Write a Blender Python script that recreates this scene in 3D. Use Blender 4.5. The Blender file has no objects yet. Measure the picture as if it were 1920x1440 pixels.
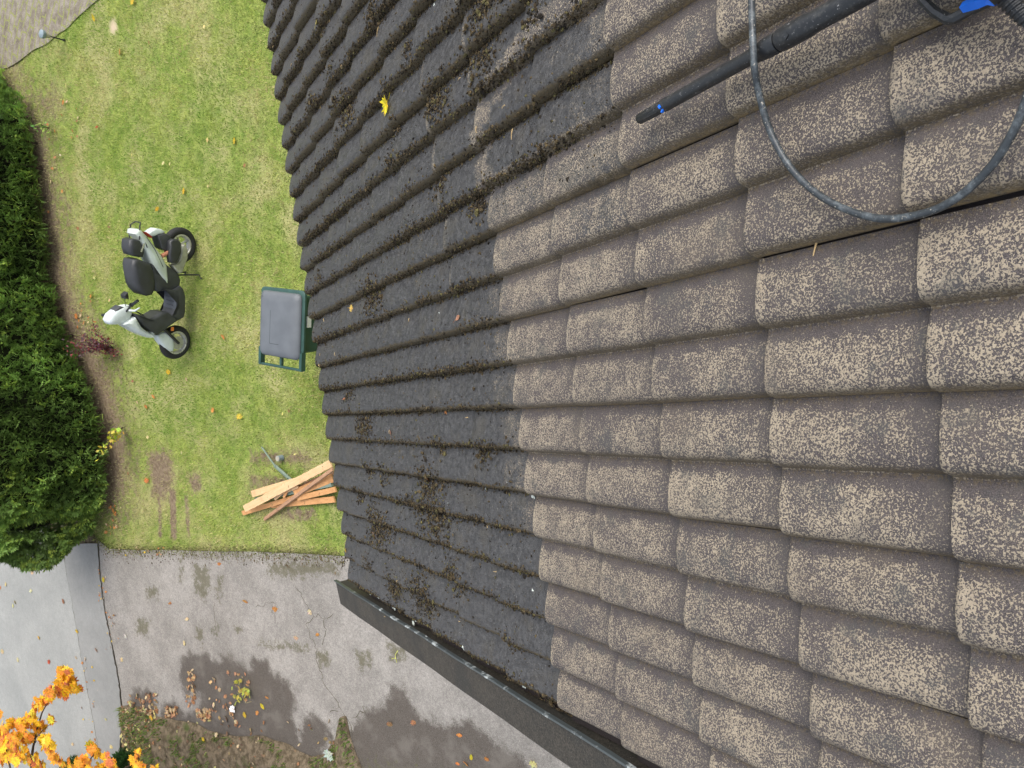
import bpy, math, random
import numpy as np
from mathutils import Vector, Matrix, noise as mnoise
random.seed(7); rng = np.random.default_rng(7)
SC = bpy.context.scene
COL = SC.collection
rad = math.radians

# ---------------------------------------------------------------- camera, sky, sun, exposure
F_PX = 1450.0                      # focal length in pixels of the 1920 px wide photograph
R = np.array([[0.14360545730551322, 0.47981578555464155, -0.8655369920248444],
              [0.9892858990939861, -0.04637189348535742, 0.13843069510361367],
              [0.026284643513594386, -0.8761429446304116, -0.48133424778169265]])
CP = np.array([-0.15576588309633377, 1.9289266009816726, 1.288385568160265])   # camera in roof-plane metres
PITCH = rad(30); CAM_H = 6.6
M = np.array([[1, 0, 0], [0, math.cos(PITCH), -math.sin(PITCH)], [0, math.sin(PITCH), math.cos(PITCH)]])
OFFZ = CAM_H - (M @ CP)[2]
CW = M @ CP + np.array([0, 0, OFFZ])
PW, GC = 0.15, 0.3683              # wave pitch, course gauge of the roof tiles

def raydir(px, py):
    return R.T @ np.array([(px - 960) / F_PX, (py - 720) / F_PX, 1.0])
def G(px, py, z=0.0):              # point of the horizontal plane z seen at a photo pixel
    d = M @ raydir(px, py); s = (z - CW[2]) / d[2]
    return CW + s * d
def RP(px, py, n=0.0):             # roof coordinates (wave, course) seen at a photo pixel
    d = raydir(px, py); s = (n - CP[2]) / d[2]; q = CP + s * d
    return q[0] / PW, q[1] / GC
def W3(w, c, n):                   # roof coordinates to world
    P = np.stack([np.asarray(w, float) * PW, np.asarray(c, float) * GC, np.asarray(n, float) + 0 * np.asarray(w, float)], -1)
    return P @ M.T + np.array([0, 0, OFFZ])

cam = bpy.data.cameras.new('camera'); cam_o = bpy.data.objects.new('camera', cam); COL.objects.link(cam_o)
cam.sensor_width = 36; cam.sensor_fit = 'HORIZONTAL'; cam.lens = 36 * F_PX / 1920
cam.clip_start = 0.05; cam.clip_end = 2000
B = M @ R.T @ np.diag([1, -1, -1])
mw = Matrix.Identity(4)
for i in range(3):
    for j in range(3): mw[i][j] = B[i, j]
    mw[i][3] = CW[i]
cam_o.matrix_world = mw
SC.camera = cam_o

SUN_EL, SUN_AZ = rad(54), rad(158)     # direction the light comes from: azimuth measured from +X towards +Y
world = bpy.data.worlds.new('World'); SC.world = world; world.use_nodes = True
wn = world.node_tree; wn.nodes.clear()
sky = wn.nodes.new('ShaderNodeTexSky'); sky.sky_type = 'NISHITA'; sky.sun_disc = False
sky.sun_elevation = SUN_EL; sky.sun_rotation = rad(90) - SUN_AZ
sky.air_density = 1.0; sky.dust_density = 4.0; sky.ozone_density = 1.0
bg = wn.nodes.new('ShaderNodeBackground'); bg.inputs[1].default_value = 0.15
hs = wn.nodes.new('ShaderNodeHueSaturation'); hs.inputs['Saturation'].default_value = 0.45
wo = wn.nodes.new('ShaderNodeOutputWorld')
wn.links.new(sky.outputs[0], hs.inputs['Color']); wn.links.new(hs.outputs[0], bg.inputs[0]); wn.links.new(bg.outputs[0], wo.inputs[0])
sun = bpy.data.lights.new('sun', 'SUN'); sun.energy = 0.6; sun.angle = rad(45); sun.color = (1.0, 0.95, 0.87)
sun_o = bpy.data.objects.new('sun', sun); COL.objects.link(sun_o)
sd = Vector((math.cos(SUN_EL) * math.cos(SUN_AZ), math.cos(SUN_EL) * math.sin(SUN_AZ), math.sin(SUN_EL)))
sun_o.rotation_euler = sd.to_track_quat('Z', 'Y').to_euler()
vs = SC.view_settings; vs.view_transform = 'Standard'; vs.look = 'None'; vs.gamma = 1; vs.use_curve_mapping = False
vs.exposure = 1.05

# ---------------------------------------------------------------- helpers
def tag(o, label=None, cat=None, group=None, kind=None):
    if label: o['label'] = label
    if cat: o['category'] = cat
    if group: o['group'] = group
    if kind: o['kind'] = kind
    return o
def empty(name, loc=(0, 0, 0), rz=0.0):
    o = bpy.data.objects.new(name, None); COL.objects.link(o); o.empty_display_size = 0.1
    o.location = tuple(loc); o.rotation_euler = (0, 0, rz); return o
class MB:
    """collects vertices and faces with per-vertex colours; build() makes one mesh object"""
    def __init__(s): s.v = []; s.f = []; s.c = []
    def add(s, vs, fs, col=(1, 1, 1)):
        b = len(s.v); s.v += [tuple(map(float, p)) for p in vs]; s.f += [tuple(b + i for i in f) for f in fs]
        if col and isinstance(col[0], (tuple, list, np.ndarray)): s.c += [tuple(x) for x in col]
        else: s.c += [tuple(col)] * len(vs)
    def box(s, c, d, rot=None, col=(1, 1, 1)):
        x, y, z = [k / 2 for k in d]
        P = [Vector(p) for p in ((-x, -y, -z), (x, -y, -z), (x, y, -z), (-x, y, -z), (-x, -y, z), (x, -y, z), (x, y, z), (-x, y, z))]
        if rot is not None: P = [rot @ p for p in P]
        s.add([p + Vector(c) for p in P], [(3, 2, 1, 0), (4, 5, 6, 7), (0, 1, 5, 4), (1, 2, 6, 5), (2, 3, 7, 6), (3, 0, 4, 7)], col)
    def tube(s, pts, r, n=10, col=(1, 1, 1), cap=True):
        pts = [Vector(p) for p in pts]; rr = r if isinstance(r, (list, tuple)) else [r] * len(pts)
        V = []; Fc = []; up = Vector((0.13, 0.21, 0.97)).normalized()
        for i, p in enumerate(pts):
            t = (pts[min(i + 1, len(pts) - 1)] - pts[max(i - 1, 0)]).normalized()
            a = t.cross(up)
            if a.length < 1e-4: a = t.cross(Vector((1, 0, 0)))
            a.normalize(); b = a.cross(t)
            for k in range(n):
                q = 2 * math.pi * k / n; V.append(p + (a * math.cos(q) + b * math.sin(q)) * rr[i])
        for i in range(len(pts) - 1):
            for k in range(n): Fc.append((i * n + k, i * n + (k + 1) % n, (i + 1) * n + (k + 1) % n, (i + 1) * n + k))
        if cap: Fc.append(tuple(range(n))[::-1]); Fc.append(tuple((len(pts) - 1) * n + k for k in range(n)))
        s.add(V, Fc, col)
    def slab(s, poly, w, bev=0.02, y0=0.0, steps=3, crown=0.0, col=(1, 1, 1)):
        """a side-view outline (x, z) swept across y with rounded edges"""
        P = np.array(poly, float); cen = P.mean(0); n = len(P)
        nx = np.roll(P, -1, 0) - np.roll(P, 1, 0); N = np.stack([nx[:, 1], -nx[:, 0]], 1); N /= np.linalg.norm(N, axis=1)[:, None] + 1e-9
        ar = 0.5 * np.sum(P[:, 0] * np.roll(P[:, 1], -1) - np.roll(P[:, 0], -1) * P[:, 1])
        if ar < 0: N = -N
        rings = []
        for k in range(steps + 1):
            a = math.pi / 2 * k / steps; rings.append((bev * (1 - math.sin(a)), -w / 2 + bev * (1 - math.cos(a))))
        rings = rings + [(i, -y) for i, y in rings[::-1]]
        V = []
        for ins, y in rings:
            Q = P - N * ins
            V += [(q[0], y0 + y, q[1]) for q in Q]
        m = len(rings); Fc = []
        for i in range(m - 1):
            for k in range(n): Fc.append((i * n + k, i * n + (k + 1) % n, (i + 1) * n + (k + 1) % n, (i + 1) * n + k))
        b = len(V); V.append((cen[0], y0 - w / 2 - crown, cen[1])); V.append((cen[0], y0 + w / 2 + crown, cen[1]))
        for k in range(n): Fc.append((b, (k + 1) % n, k)); Fc.append((b + 1, (m - 1) * n + k, (m - 1) * n + (k + 1) % n))
        s.add(V, Fc, col)
    def build(s, name, mat, parent=None, smooth=False, autos=None):
        me = bpy.data.meshes.new(name); me.from_pydata(s.v, [], s.f)
        if s.c:
            a = me.color_attributes.new('col', 'FLOAT_COLOR', 'POINT')
            arr = np.ones((len(s.v), 4), np.float32); arr[:, :3] = np.array(s.c)[:, :3]; a.data.foreach_set('color', arr.ravel())
        me.materials.append(mat)
        if smooth or autos:
            me.polygons.foreach_set('use_smooth', [True] * len(me.polygons))
        me.update()
        if autos: me.set_sharp_from_angle(angle=rad(autos))
        o = bpy.data.objects.new(name, me); COL.objects.link(o)
        if parent: o.parent = parent
        return o

def big_mesh(name, V, Fq, mat, attrs=None, smooth=True, parent=None, autos=None):
    me = bpy.data.meshes.new(name); V = np.asarray(V, np.float32); Fq = np.asarray(Fq, np.int32)
    k = Fq.shape[1]
    me.vertices.add(len(V)); me.vertices.foreach_set('co', V.ravel())
    me.loops.add(Fq.size); me.loops.foreach_set('vertex_index', Fq.ravel())
    me.polygons.add(len(Fq)); me.polygons.foreach_set('loop_start', np.arange(0, Fq.size, k, dtype=np.int32))
    me.update(calc_edges=True)
    for an, (typ, arr) in (attrs or {}).items():
        if typ == 'COL':
            a = me.color_attributes.new(an, 'FLOAT_COLOR', 'POINT'); z = np.ones((len(V), 4), np.float32); z[:, :3] = arr; a.data.foreach_set('color', z.ravel())
        elif typ == 'VEC':
            a = me.attributes.new(an, 'FLOAT_VECTOR', 'POINT'); a.data.foreach_set('vector', np.asarray(arr, np.float32).ravel())
        else:
            a = me.attributes.new(an, 'FLOAT', 'POINT'); a.data.foreach_set('value', np.asarray(arr, np.float32).ravel())
    me.materials.append(mat)
    me.polygons.foreach_set('use_smooth', [smooth] * len(me.polygons)); me.update()
    if autos: me.set_sharp_from_angle(angle=rad(autos))
    o = bpy.data.objects.new(name, me); COL.objects.link(o)
    if parent: o.parent = parent
    return o

class NT:
    def __init__(s, name):
        s.m = bpy.data.materials.new(name); s.m.use_nodes = True; s.t = s.m.node_tree; s.t.nodes.clear()
        s.out = s.t.nodes.new('ShaderNodeOutputMaterial'); s.b = s.t.nodes.new('ShaderNodeBsdfPrincipled')
        s.t.links.new(s.b.outputs[0], s.out.inputs[0])
    def n(s, typ, **kw):
        x = s.t.nodes.new(typ)
        for k, v in kw.items(): setattr(x, k, v)
        return x
    def put(s, sock, v):
        if hasattr(v, 'is_output'): s.t.links.new(v, sock)
        elif isinstance(v, (tuple, list)) and len(v) == 3 and sock.type == 'RGBA': sock.default_value = (*v, 1)
        else: sock.default_value = v
    def attr(s, name, out='Fac'):
        x = s.n('ShaderNodeAttribute'); x.attribute_name = name; return x.outputs[out]
    def obj(s): return s.n('ShaderNodeTexCoord').outputs['Object']
    def noise(s, vec, scale, detail=3, rough=0.55, dist=0.0, out='Fac'):
        x = s.n('ShaderNodeTexNoise'); s.put(x.inputs['Vector'], vec); x.inputs['Scale'].default_value = scale
        x.inputs['Detail'].default_value = detail; x.inputs['Roughness'].default_value = rough; x.inputs['Distortion'].default_value = dist
        return x.outputs[out]
    def vor(s, vec, scale, feat='F1', out='Distance'):
        x = s.n('ShaderNodeTexVoronoi'); x.feature = feat; s.put(x.inputs['Vector'], vec); x.inputs['Scale'].default_value = scale
        return x.outputs[out]
    def ma(s, op, a, b=0.0, c=0.0, clamp=False):
        x = s.n('ShaderNodeMath', operation=op); x.use_clamp = clamp
        s.put(x.inputs[0], a); s.put(x.inputs[1], b); s.put(x.inputs[2], c); return x.outputs[0]
    def ramp(s, v, lo, hi, a=0.0, b=1.0, smooth=True):
        x = s.n('ShaderNodeMapRange'); x.interpolation_type = 'SMOOTHSTEP' if smooth else 'LINEAR'
        s.put(x.inputs[0], v); s.put(x.inputs[1], lo); s.put(x.inputs[2], hi); s.put(x.inputs[3], a); s.put(x.inputs[4], b); return x.outputs[0]
    def mix(s, f, a, b, mode='MIX'):
        x = s.n('ShaderNodeMix', data_type='RGBA', blend_type=mode); x.clamp_factor = True
        s.put(x.inputs[0], f); s.put(x.inputs[6], a); s.put(x.inputs[7], b); return x.outputs[2]
    def bump(s, h, strength=0.4, dist=0.003):
        x = s.n('ShaderNodeBump'); x.inputs['Strength'].default_value = strength; x.inputs['Distance'].default_value = dist
        s.put(x.inputs['Height'], h); s.t.links.new(x.outputs[0], s.b.inputs['Normal'])
    def fin(s, col, rough=0.7, metal=0.0, spec=0.5):
        s.put(s.b.inputs['Base Color'], col); s.put(s.b.inputs['Roughness'], rough); s.put(s.b.inputs['Metallic'], metal)
        s.put(s.b.inputs['Specular IOR Level'], spec); return s.m

def simple(name, col, rough=0.6, var=0.25, scale=8, spec=0.5, metal=0.0, bump=0.0, grime=(0.05, 0.045, 0.035), gr=0.15):
    t = NT(name); o = t.obj(); n1 = t.noise(o, scale, 4, 0.6)
    k = t.ramp(n1, 0.3, 0.7, 1 - var, 1 + var * 0.6)
    c = t.mix(1.0, col, t.n_col(k) if False else k, 'MULTIPLY')
    g = t.ma('MULTIPLY', t.ramp(t.noise(o, scale * 3.1, 5, 0.7), 0.55, 0.75), gr)
    c = t.mix(g, c, grime)
    if bump: t.bump(t.noise(o, scale * 12, 3, 0.6), bump, 0.002)
    return t.fin(c, t.ramp(n1, 0.3, 0.7, rough * 0.85, min(1, rough * 1.15)), metal, spec)

def vcol(name, rough=0.6, spec=0.4, var=0.35, scale=40, sub=0.0):
    t = NT(name); a = t.attr('col', 'Color'); k = t.ramp(t.noise(t.obj(), scale, 2, 0.6), 0.3, 0.7, 1 - var, 1 + var)
    c = t.mix(1.0, a, k, 'MULTIPLY')
    if sub:
        tr = t.n('ShaderNodeBsdfTranslucent'); t.put(tr.inputs[0], c); mx = t.n('ShaderNodeMixShader'); mx.inputs[0].default_value = sub
        t.t.links.new(t.b.outputs[0], mx.inputs[1]); t.t.links.new(tr.outputs[0], mx.inputs[2]); t.t.links.new(mx.outputs[0], t.out.inputs[0])
    return t.fin(c, rough, 0, spec)

def vnoise(x, y, s, seed=0.0, octv=3):
    """value noise on numpy arrays, -1..1"""
    tot = np.zeros(np.shape(x)); amp = 1.0; sm = 0
    for o in range(octv):
        X = np.asarray(x) * s + seed * 17.3 + o * 31.7; Y = np.asarray(y) * s + seed * 9.1 - o * 12.9
        xi = np.floor(X); yi = np.floor(Y); fx = X - xi; fy = Y - yi; fx = fx * fx * (3 - 2 * fx); fy = fy * fy * (3 - 2 * fy)
        def h(a, b):
            q = np.sin(a * 127.1 + b * 311.7) * 43758.5453; return q - np.floor(q)
        v = (h(xi, yi) * (1 - fx) + h(xi + 1, yi) * fx) * (1 - fy) + (h(xi, yi + 1) * (1 - fx) + h(xi + 1, yi + 1) * fx) * fy
        tot += (v * 2 - 1) * amp; sm += amp; amp *= 0.5; s *= 2.03
    return tot / sm

def sdf_poly(P, poly):
    """signed distance (negative inside) of points P (n,2) to a polygon, and the nearest border points"""
    poly = np.asarray(poly, float)[:, :2]; n = len(poly); best = np.full(len(P), 1e9); near = np.zeros((len(P), 2)); ins = np.zeros(len(P), bool)
    for i in range(n):
        a = poly[i]; b = poly[(i + 1) % n]; e = b - a; w = P - a
        t = np.clip((w @ e) / (e @ e + 1e-12), 0, 1); q = a + t[:, None] * e; d = np.hypot(*(P - q).T)
        m = d < best; best[m] = d[m]; near[m] = q[m]
        c = (a[1] > P[:, 1]) != (b[1] > P[:, 1])
        with np.errstate(divide='ignore', invalid='ignore'):
            xx = (b[0] - a[0]) * (P[:, 1] - a[1]) / (b[1] - a[1]) + a[0]
        ins ^= c & (P[:, 0] < xx)
    return np.where(ins, -best, best), near

def gpoly(L, z=0.0): return np.array([G(x, y, z)[:2] for x, y in L])
def rough_poly(poly, step, amp, seed):
    out = []; n = len(poly)
    for i in range(n):
        a = np.array(poly[i]); b = np.array(poly[(i + 1) % n]); L = np.linalg.norm(b - a)
        k = max(1, int(L / step)) if L < 12 else 1
        for j in range(k): out.append(a + (b - a) * j / k)
    out = np.array(out)
    out += amp * np.stack([vnoise(out[:, 0], out[:, 1], 3.0, seed, 4), vnoise(out[:, 0], out[:, 1], 3.0, seed + 5, 4)], 1)
    return out
def sheet(name, poly, z, cell, mat, attrf=None, zf=None, bbox=None):
    """a ground sheet of the given outline, gridded so that it can carry attributes"""
    poly = np.array(poly); x0, y0 = poly.min(0) if bbox is None else bbox[:2]; x1, y1 = poly.max(0) if bbox is None else bbox[2:]
    nx = int((x1 - x0) / cell) + 2; ny = int((y1 - y0) / cell) + 2
    X, Y = np.meshgrid(x0 + np.arange(nx) * cell, y0 + np.arange(ny) * cell, indexing='ij'); P = np.stack([X.ravel(), Y.ravel()], 1)
    d, near = sdf_poly(P, poly); ins = d <= 0
    idx = np.arange(nx * ny).reshape(nx, ny)
    Q = np.stack([idx[:-1, :-1], idx[1:, :-1], idx[1:, 1:], idx[:-1, 1:]], -1).reshape(-1, 4)
    Q = Q[ins[Q].any(1)]
    P2 = np.where(ins[:, None], P, near)
    u, inv = np.unique(Q, return_inverse=True); P2 = P2[u]; Q = inv.reshape(-1, 4)
    Z = np.full(len(P2), z) + (zf(P2) if zf else 0)
    return big_mesh(name, np.column_stack([P2, Z]), Q, mat, attrf(P2) if attrf else None, smooth=False)

# ---------------------------------------------------------------- materials of the setting
def mat_roof():
    t = NT('roof_tile'); uv = t.attr('tuv', 'Vector'); clean = t.attr('clean'); h = t.attr('hgt'); side = t.attr('side'); tr = t.attr('tr'); jt = t.attr('jt'); ln = t.attr('len')
    # fine mineral specks
    big = t.noise(uv, 6, 4, 0.65, 0.4); mid = t.noise(uv, 24, 3, 0.6)
    n1 = t.ma('ADD', t.ma('MULTIPLY', t.noise(uv, 240, 1.5, 0.6, 0.4), 0.78), t.ma('MULTIPLY', t.noise(uv, 520, 1, 0.5), 0.22))
    rise = t.ramp(t.ma('ADD', side, t.ma('MULTIPLY', t.ma('SUBTRACT', mid, 0.5), 0.22)), 0.10, 0.26)
    thr = t.ma('ADD', 0.520, t.ma('MULTIPLY', t.ma('SUBTRACT', 0.5, big), 0.26))
    thr = t.ma('ADD', thr, t.ma('MULTIPLY', t.ma('SUBTRACT', 0.5, mid), 0.13))
    thr = t.ma('ADD', thr, t.ma('MULTIPLY', t.ma('SUBTRACT', 1.0, rise), 0.12))
    thr = t.ma('ADD', thr, t.ma('MULTIPLY', t.ma('SUBTRACT', tr, 0.5), 0.035))
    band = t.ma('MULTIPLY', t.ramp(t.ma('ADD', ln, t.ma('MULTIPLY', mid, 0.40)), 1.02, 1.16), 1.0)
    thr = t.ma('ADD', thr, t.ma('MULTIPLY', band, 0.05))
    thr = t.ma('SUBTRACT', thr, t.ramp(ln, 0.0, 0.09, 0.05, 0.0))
    speck = t.ramp(t.ma('SUBTRACT', n1, thr), -0.012, 0.026)
    base = t.mix(t.ramp(t.noise(uv, 520, 2, 0.7), 0.35, 0.7), (0.030, 0.025, 0.025), (0.125, 0.106, 0.102))
    base = t.mix(t.ma('MULTIPLY', t.ramp(mid, 0.35, 0.65), 0.2), base, (0.115, 0.095, 0.082))
    blue = t.ramp(t.noise(uv, 9, 4, 0.7), 0.56, 0.66)
    tan = t.mix(t.noise(uv, 70, 3, 0.7), (0.225, 0.186, 0.132), (0.420, 0.358, 0.262))
    cc = t.mix(speck, base, tan)
    cc = t.mix(t.ma('MULTIPLY', blue, t.ramp(t.noise(uv, 300, 2, 0.7), 0.3, 0.62, 0.85, 0.25)), cc, (0.060, 0.062, 0.060))
    damp = t.ma('MULTIPLY', t.ramp(t.noise(uv, 4.3, 5, 0.7), 0.54, 0.66), 0.42)
    cc = t.mix(damp, cc, (0.072, 0.066, 0.062))
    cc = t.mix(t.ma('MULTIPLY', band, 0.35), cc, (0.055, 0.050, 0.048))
    cc = t.mix(t.ma('MULTIPLY', t.ramp(t.noise(uv, 3.1, 4, 0.7), 0.5, 0.75), 0.28), cc, (0.17, 0.135, 0.095))
    # yellowish algae along the tile joints and valleys
    val = t.ma('MULTIPLY', t.ramp(h, 0.0, 0.22, 1.0, 0.0), t.ramp(t.noise(uv, 140, 3, 0.7), 0.45, 0.60))
    cc = t.mix(t.ma('MULTIPLY', val, 0.7), cc, (0.15, 0.110, 0.055))
    lowf = t.ma('MULTIPLY', t.ramp(side, 0.86, 0.97), t.ramp(t.noise(uv, 110, 3, 0.7), 0.38, 0.60, 0.25, 0.85))
    cc = t.mix(lowf, cc, t.mix(t.noise(uv, 240, 2, 0.6), (0.075, 0.055, 0.030), (0.235, 0.175, 0.085)))
    jl = t.ma('MULTIPLY', jt, t.ramp(t.noise(uv, 60, 3, 0.7), 0.35, 0.6))
    cc = t.mix(jl, cc, (0.28, 0.20, 0.09))
    # uncleaned tiles: dark, wet, blotchy
    d1 = t.noise(uv, 45, 5, 0.65); d2 = t.noise(uv, 9, 3, 0.6); d3 = t.noise(uv, 170, 2, 0.6)
    dc = t.mix(t.ramp(d1, 0.3, 0.7), (0.029, 0.029, 0.031), (0.072, 0.072, 0.073))
    dc = t.mix(t.ma('MULTIPLY', t.ramp(d2, 0.5, 0.7), 0.4), dc, (0.078, 0.070, 0.054))
    dc = t.mix(t.ramp(d3, 0.58, 0.64), dc, (0.02, 0.018, 0.015))
    dc = t.mix(t.ramp(t.noise(uv, 230, 2, 0.5), 0.655, 0.70), dc, (0.16, 0.16, 0.15))
    sn = t.ma('ADD', side, t.ma('MULTIPLY', t.ma('SUBTRACT', t.noise(uv, 30, 4, 0.7), 0.5), 0.22))
    vd = t.ma('MAXIMUM', t.ramp(sn, 0.82, 0.91), t.ramp(sn, 0.0, 0.07, 1.0, 0.0))
    dc = t.mix(vd, dc, t.mix(t.noise(uv, 120, 3, 0.7), (0.030, 0.022, 0.012), (0.105, 0.078, 0.035)))
    mixf = t.ramp(t.ma('ADD', clean, t.ma('MULTIPLY', t.ma('ADD', t.ma('MULTIPLY', t.ma('SUBTRACT', t.noise(uv, 15, 5, 0.7), 0.5), 1.0), t.ma('MULTIPLY', t.ma('SUBTRACT', n1, 0.5), 0.9)), 1.0)), 0.30, 0.66)
    col = t.mix(mixf, dc, cc)
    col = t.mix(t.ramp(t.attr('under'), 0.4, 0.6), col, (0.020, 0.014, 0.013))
    bmp = t.ma('ADD', t.noise(uv, 330, 3, 0.7), t.ma('MULTIPLY', speck, t.ma('MULTIPLY', mixf, 0.25)))
    t.bump(bmp, 0.75, 0.0030)
    rg = t.mix(mixf, t.mix(t.ramp(d1, 0.3, 0.7), (0.28, 0.28, 0.28), (0.52, 0.52, 0.52)), (0.66, 0.66, 0.66))
    return t.fin(col, rg, 0, 0.5)

def mat_lawn():
    t = NT('lawn'); o = t.obj(); soil = t.attr('soil')
    a = t.noise(o, 1.3, 4, 0.6); b = t.noise(o, 6, 4, 0.65); c = t.noise(o, 60, 4, 0.75)
    g = t.mix(t.ramp(b, 0.3, 0.7), (0.14, 0.21, 0.035), (0.27, 0.32, 0.075))
    g = t.mix(t.ramp(a, 0.42, 0.68), g, (0.34, 0.33, 0.14))
    g = t.mix(1.0, g, t.ramp(c, 0.25, 0.75, 0.55, 1.35), 'MULTIPLY')
    s = t.mix(t.ramp(t.noise(o, 22, 5, 0.7), 0.3, 0.7), (0.11, 0.075, 0.048), (0.25, 0.195, 0.13))
    f = t.ramp(t.ma('ADD', soil, t.ma('MULTIPLY', t.ma('SUBTRACT', t.noise(o, 13, 5, 0.7), 0.5), 0.9)), 0.35, 0.65)
    col = t.mix(f, g, s); col = t.mix(t.attr('sand'), col, (0.50, 0.40, 0.28))
    t.bump(c, 0.6, 0.02); return t.fin(col, 0.85, 0, 0.25)
def mat_drive():
    t = NT('old_asphalt'); o = t.obj(); wet = t.attr('wet'); moss = t.attr('moss'); soil = t.attr('soil')
    fine = t.noise(o, 130, 3, 0.8); agg = t.vor(o, 95)
    c = t.mix(t.ramp(t.noise(o, 1.2, 4, 0.6), 0.3, 0.7), (0.205, 0.192, 0.172), (0.272, 0.256, 0.232))
    c = t.mix(1.0, c, t.ramp(fine, 0.25, 0.75, 0.72, 1.25), 'MULTIPLY')
    c = t.mix(1.0, c, t.ramp(t.noise(o, 42, 4, 0.8), 0.3, 0.7, 0.76, 1.20), 'MULTIPLY')
    c = t.mix(1.0, c, t.ramp(t.noise(o, 4.5, 5, 0.75), 0.3, 0.7, 0.84, 1.10), 'MULTIPLY')
    c = t.mix(t.ramp(t.noise(o, 170, 2, 0.6), 0.61, 0.68), c, (0.46, 0.43, 0.39))
    c = t.mix(t.ramp(t.noise(o, 150, 2, 0.6), 0.66, 0.71), c, (0.09, 0.08, 0.07))
    mf = t.ramp(t.ma('ADD', moss, t.ma('MULTIPLY', t.ma('SUBTRACT', t.noise(o, 13, 6, 0.85), 0.5), 2.4)), 0.36, 0.75)
    mf = t.ma('MULTIPLY', mf, t.ramp(moss, 0.03, 0.30))
    c = t.mix(t.ma('MULTIPLY', mf, 0.8), c, t.mix(t.noise(o, 50, 3, 0.7), (0.055, 0.055, 0.030), (0.13, 0.115, 0.065)))
    wf = t.ramp(t.ma('ADD', wet, t.ma('MULTIPLY', t.ma('ADD', t.ma('MULTIPLY', t.ma('SUBTRACT', t.noise(o, 7, 6, 0.7), 0.5), 0.35), t.ma('MULTIPLY', t.ma('SUBTRACT', t.noise(o, 60, 4, 0.85), 0.5), 0.30)), 1.0)), -0.07, 0.075, 1.0, 0.0)
    wc = t.mix(t.ramp(t.noise(o, 170, 3, 0.8), 0.35, 0.72), (0.040, 0.033, 0.026), (0.150, 0.130, 0.108))
    wc = t.mix(t.ramp(t.noise(o, 3.1, 3, 0.6), 0.5, 0.68, 0.0, 0.55), wc, (0.15, 0.135, 0.115))
    c = t.mix(wf, c, wc)
    gm = t.ramp(t.ma('ADD', soil, t.ma('MULTIPLY', t.ma('SUBTRACT', t.noise(o, 11, 6, 0.85), 0.5), 2.0)), 0.42, 0.85)
    c = t.mix(gm, c, t.mix(t.noise(o, 40, 4, 0.7), (0.045, 0.05, 0.014), (0.12, 0.115, 0.04)))
    t.bump(t.ma('ADD', fine, t.ma('MULTIPLY', agg, 0.6)), 0.5, 0.004)
    return t.fin(c, t.ramp(wf, 0, 1, 0.85, 0.62), 0, 0.4)
def mat_road(name, c0, c1):
    t = NT(name); o = t.obj(); c = t.mix(t.ramp(t.noise(o, 0.9, 5, 0.6, 0.3), 0.3, 0.7), c0, c1)
    c = t.mix(1.0, c, t.ramp(t.noise(o, 150, 3, 0.8), 0.25, 0.75, 0.78, 1.2), 'MULTIPLY')
    c = t.mix(1.0, c, t.ramp(t.noise(o, 18, 5, 0.8), 0.3, 0.7, 0.92, 1.07), 'MULTIPLY')
    c = t.mix(t.ramp(t.noise(o, 5, 5, 0.7), 0.62, 0.75, 0, 0.35), c, (0.16, 0.165, 0.165))
    t.bump(t.noise(o, 200, 3, 0.7), 0.3, 0.003); return t.fin(c, 0.8, 0, 0.4)
def mat_bank():
    t = NT('verge_soil'); o = t.obj(); c = t.mix(t.ramp(t.noise(o, 11, 5, 0.7), 0.35, 0.65), (0.075, 0.058, 0.035), (0.19, 0.15, 0.10))
    c = t.mix(t.ramp(t.noise(o, 3, 4, 0.7), 0.56, 0.72), c, (0.07, 0.09, 0.025))
    t.bump(t.noise(o, 40, 4, 0.7), 0.8, 0.03); return t.fin(c, 0.9, 0, 0.2)
def mat_path():
    t = NT('path_paving'); o = t.obj(); c = t.mix(t.ramp(t.noise(o, 5, 5, 0.7), 0.3, 0.7), (0.15, 0.125, 0.095), (0.30, 0.27, 0.225))
    mp = t.n('ShaderNodeMapping'); mp.inputs['Rotation'].default_value = (0, 0, rad(38)); t.put(mp.inputs[0], t.mix(0.12, o, t.noise(o, 3, 2, 0.5, 0, 'Color')))
    br = t.n('ShaderNodeTexBrick'); br.inputs['Scale'].default_value = 2.2; br.inputs['Mortar Size'].default_value = 0.035; br.inputs['Mortar Smooth'].default_value = 0.6
    t.put(br.inputs[0], mp.outputs[0])
    g = t.ma('MULTIPLY', br.outputs['Fac'], t.ramp(t.noise(o, 8, 4, 0.7), 0.38, 0.52))
    c = t.mix(g, c, (0.24, 0.25, 0.085)); c = t.mix(1.0, c, t.ramp(t.noise(o, 70, 4, 0.8), 0.25, 0.75, 0.6, 1.3), 'MULTIPLY')
    t.bump(t.noise(o, 50, 4, 0.7), 0.6, 0.015); return t.fin(c, 0.85, 0, 0.3)

M_ROOF = mat_roof(); M_LAWN = mat_lawn(); M_DRIVE = mat_drive()
M_ROAD = mat_road('road_asphalt', (0.235, 0.240, 0.226), (0.295, 0.297, 0.278)); M_APRON = mat_road('road_edge_asphalt', (0.198, 0.200, 0.190), (0.258, 0.258, 0.243))
M_BANK = mat_bank(); M_PATH = mat_path()
M_GRASS = vcol('grass_blade', 0.6, 0.3, 0.2, 30, 0.35); M_LEAF = vcol('autumn_leaf', 0.55, 0.35, 0.30, 60, 0.30)
M_MOSS = vcol('moss', 0.9, 0.2, 0.5, 160); M_HEDGE = vcol('cedar_spray', 0.55, 0.35, 0.25, 20, 0.20)
M_BARK = simple('bark', (0.07, 0.05, 0.035), 0.9, 0.5, 20, 0.2, bump=0.5)

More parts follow.
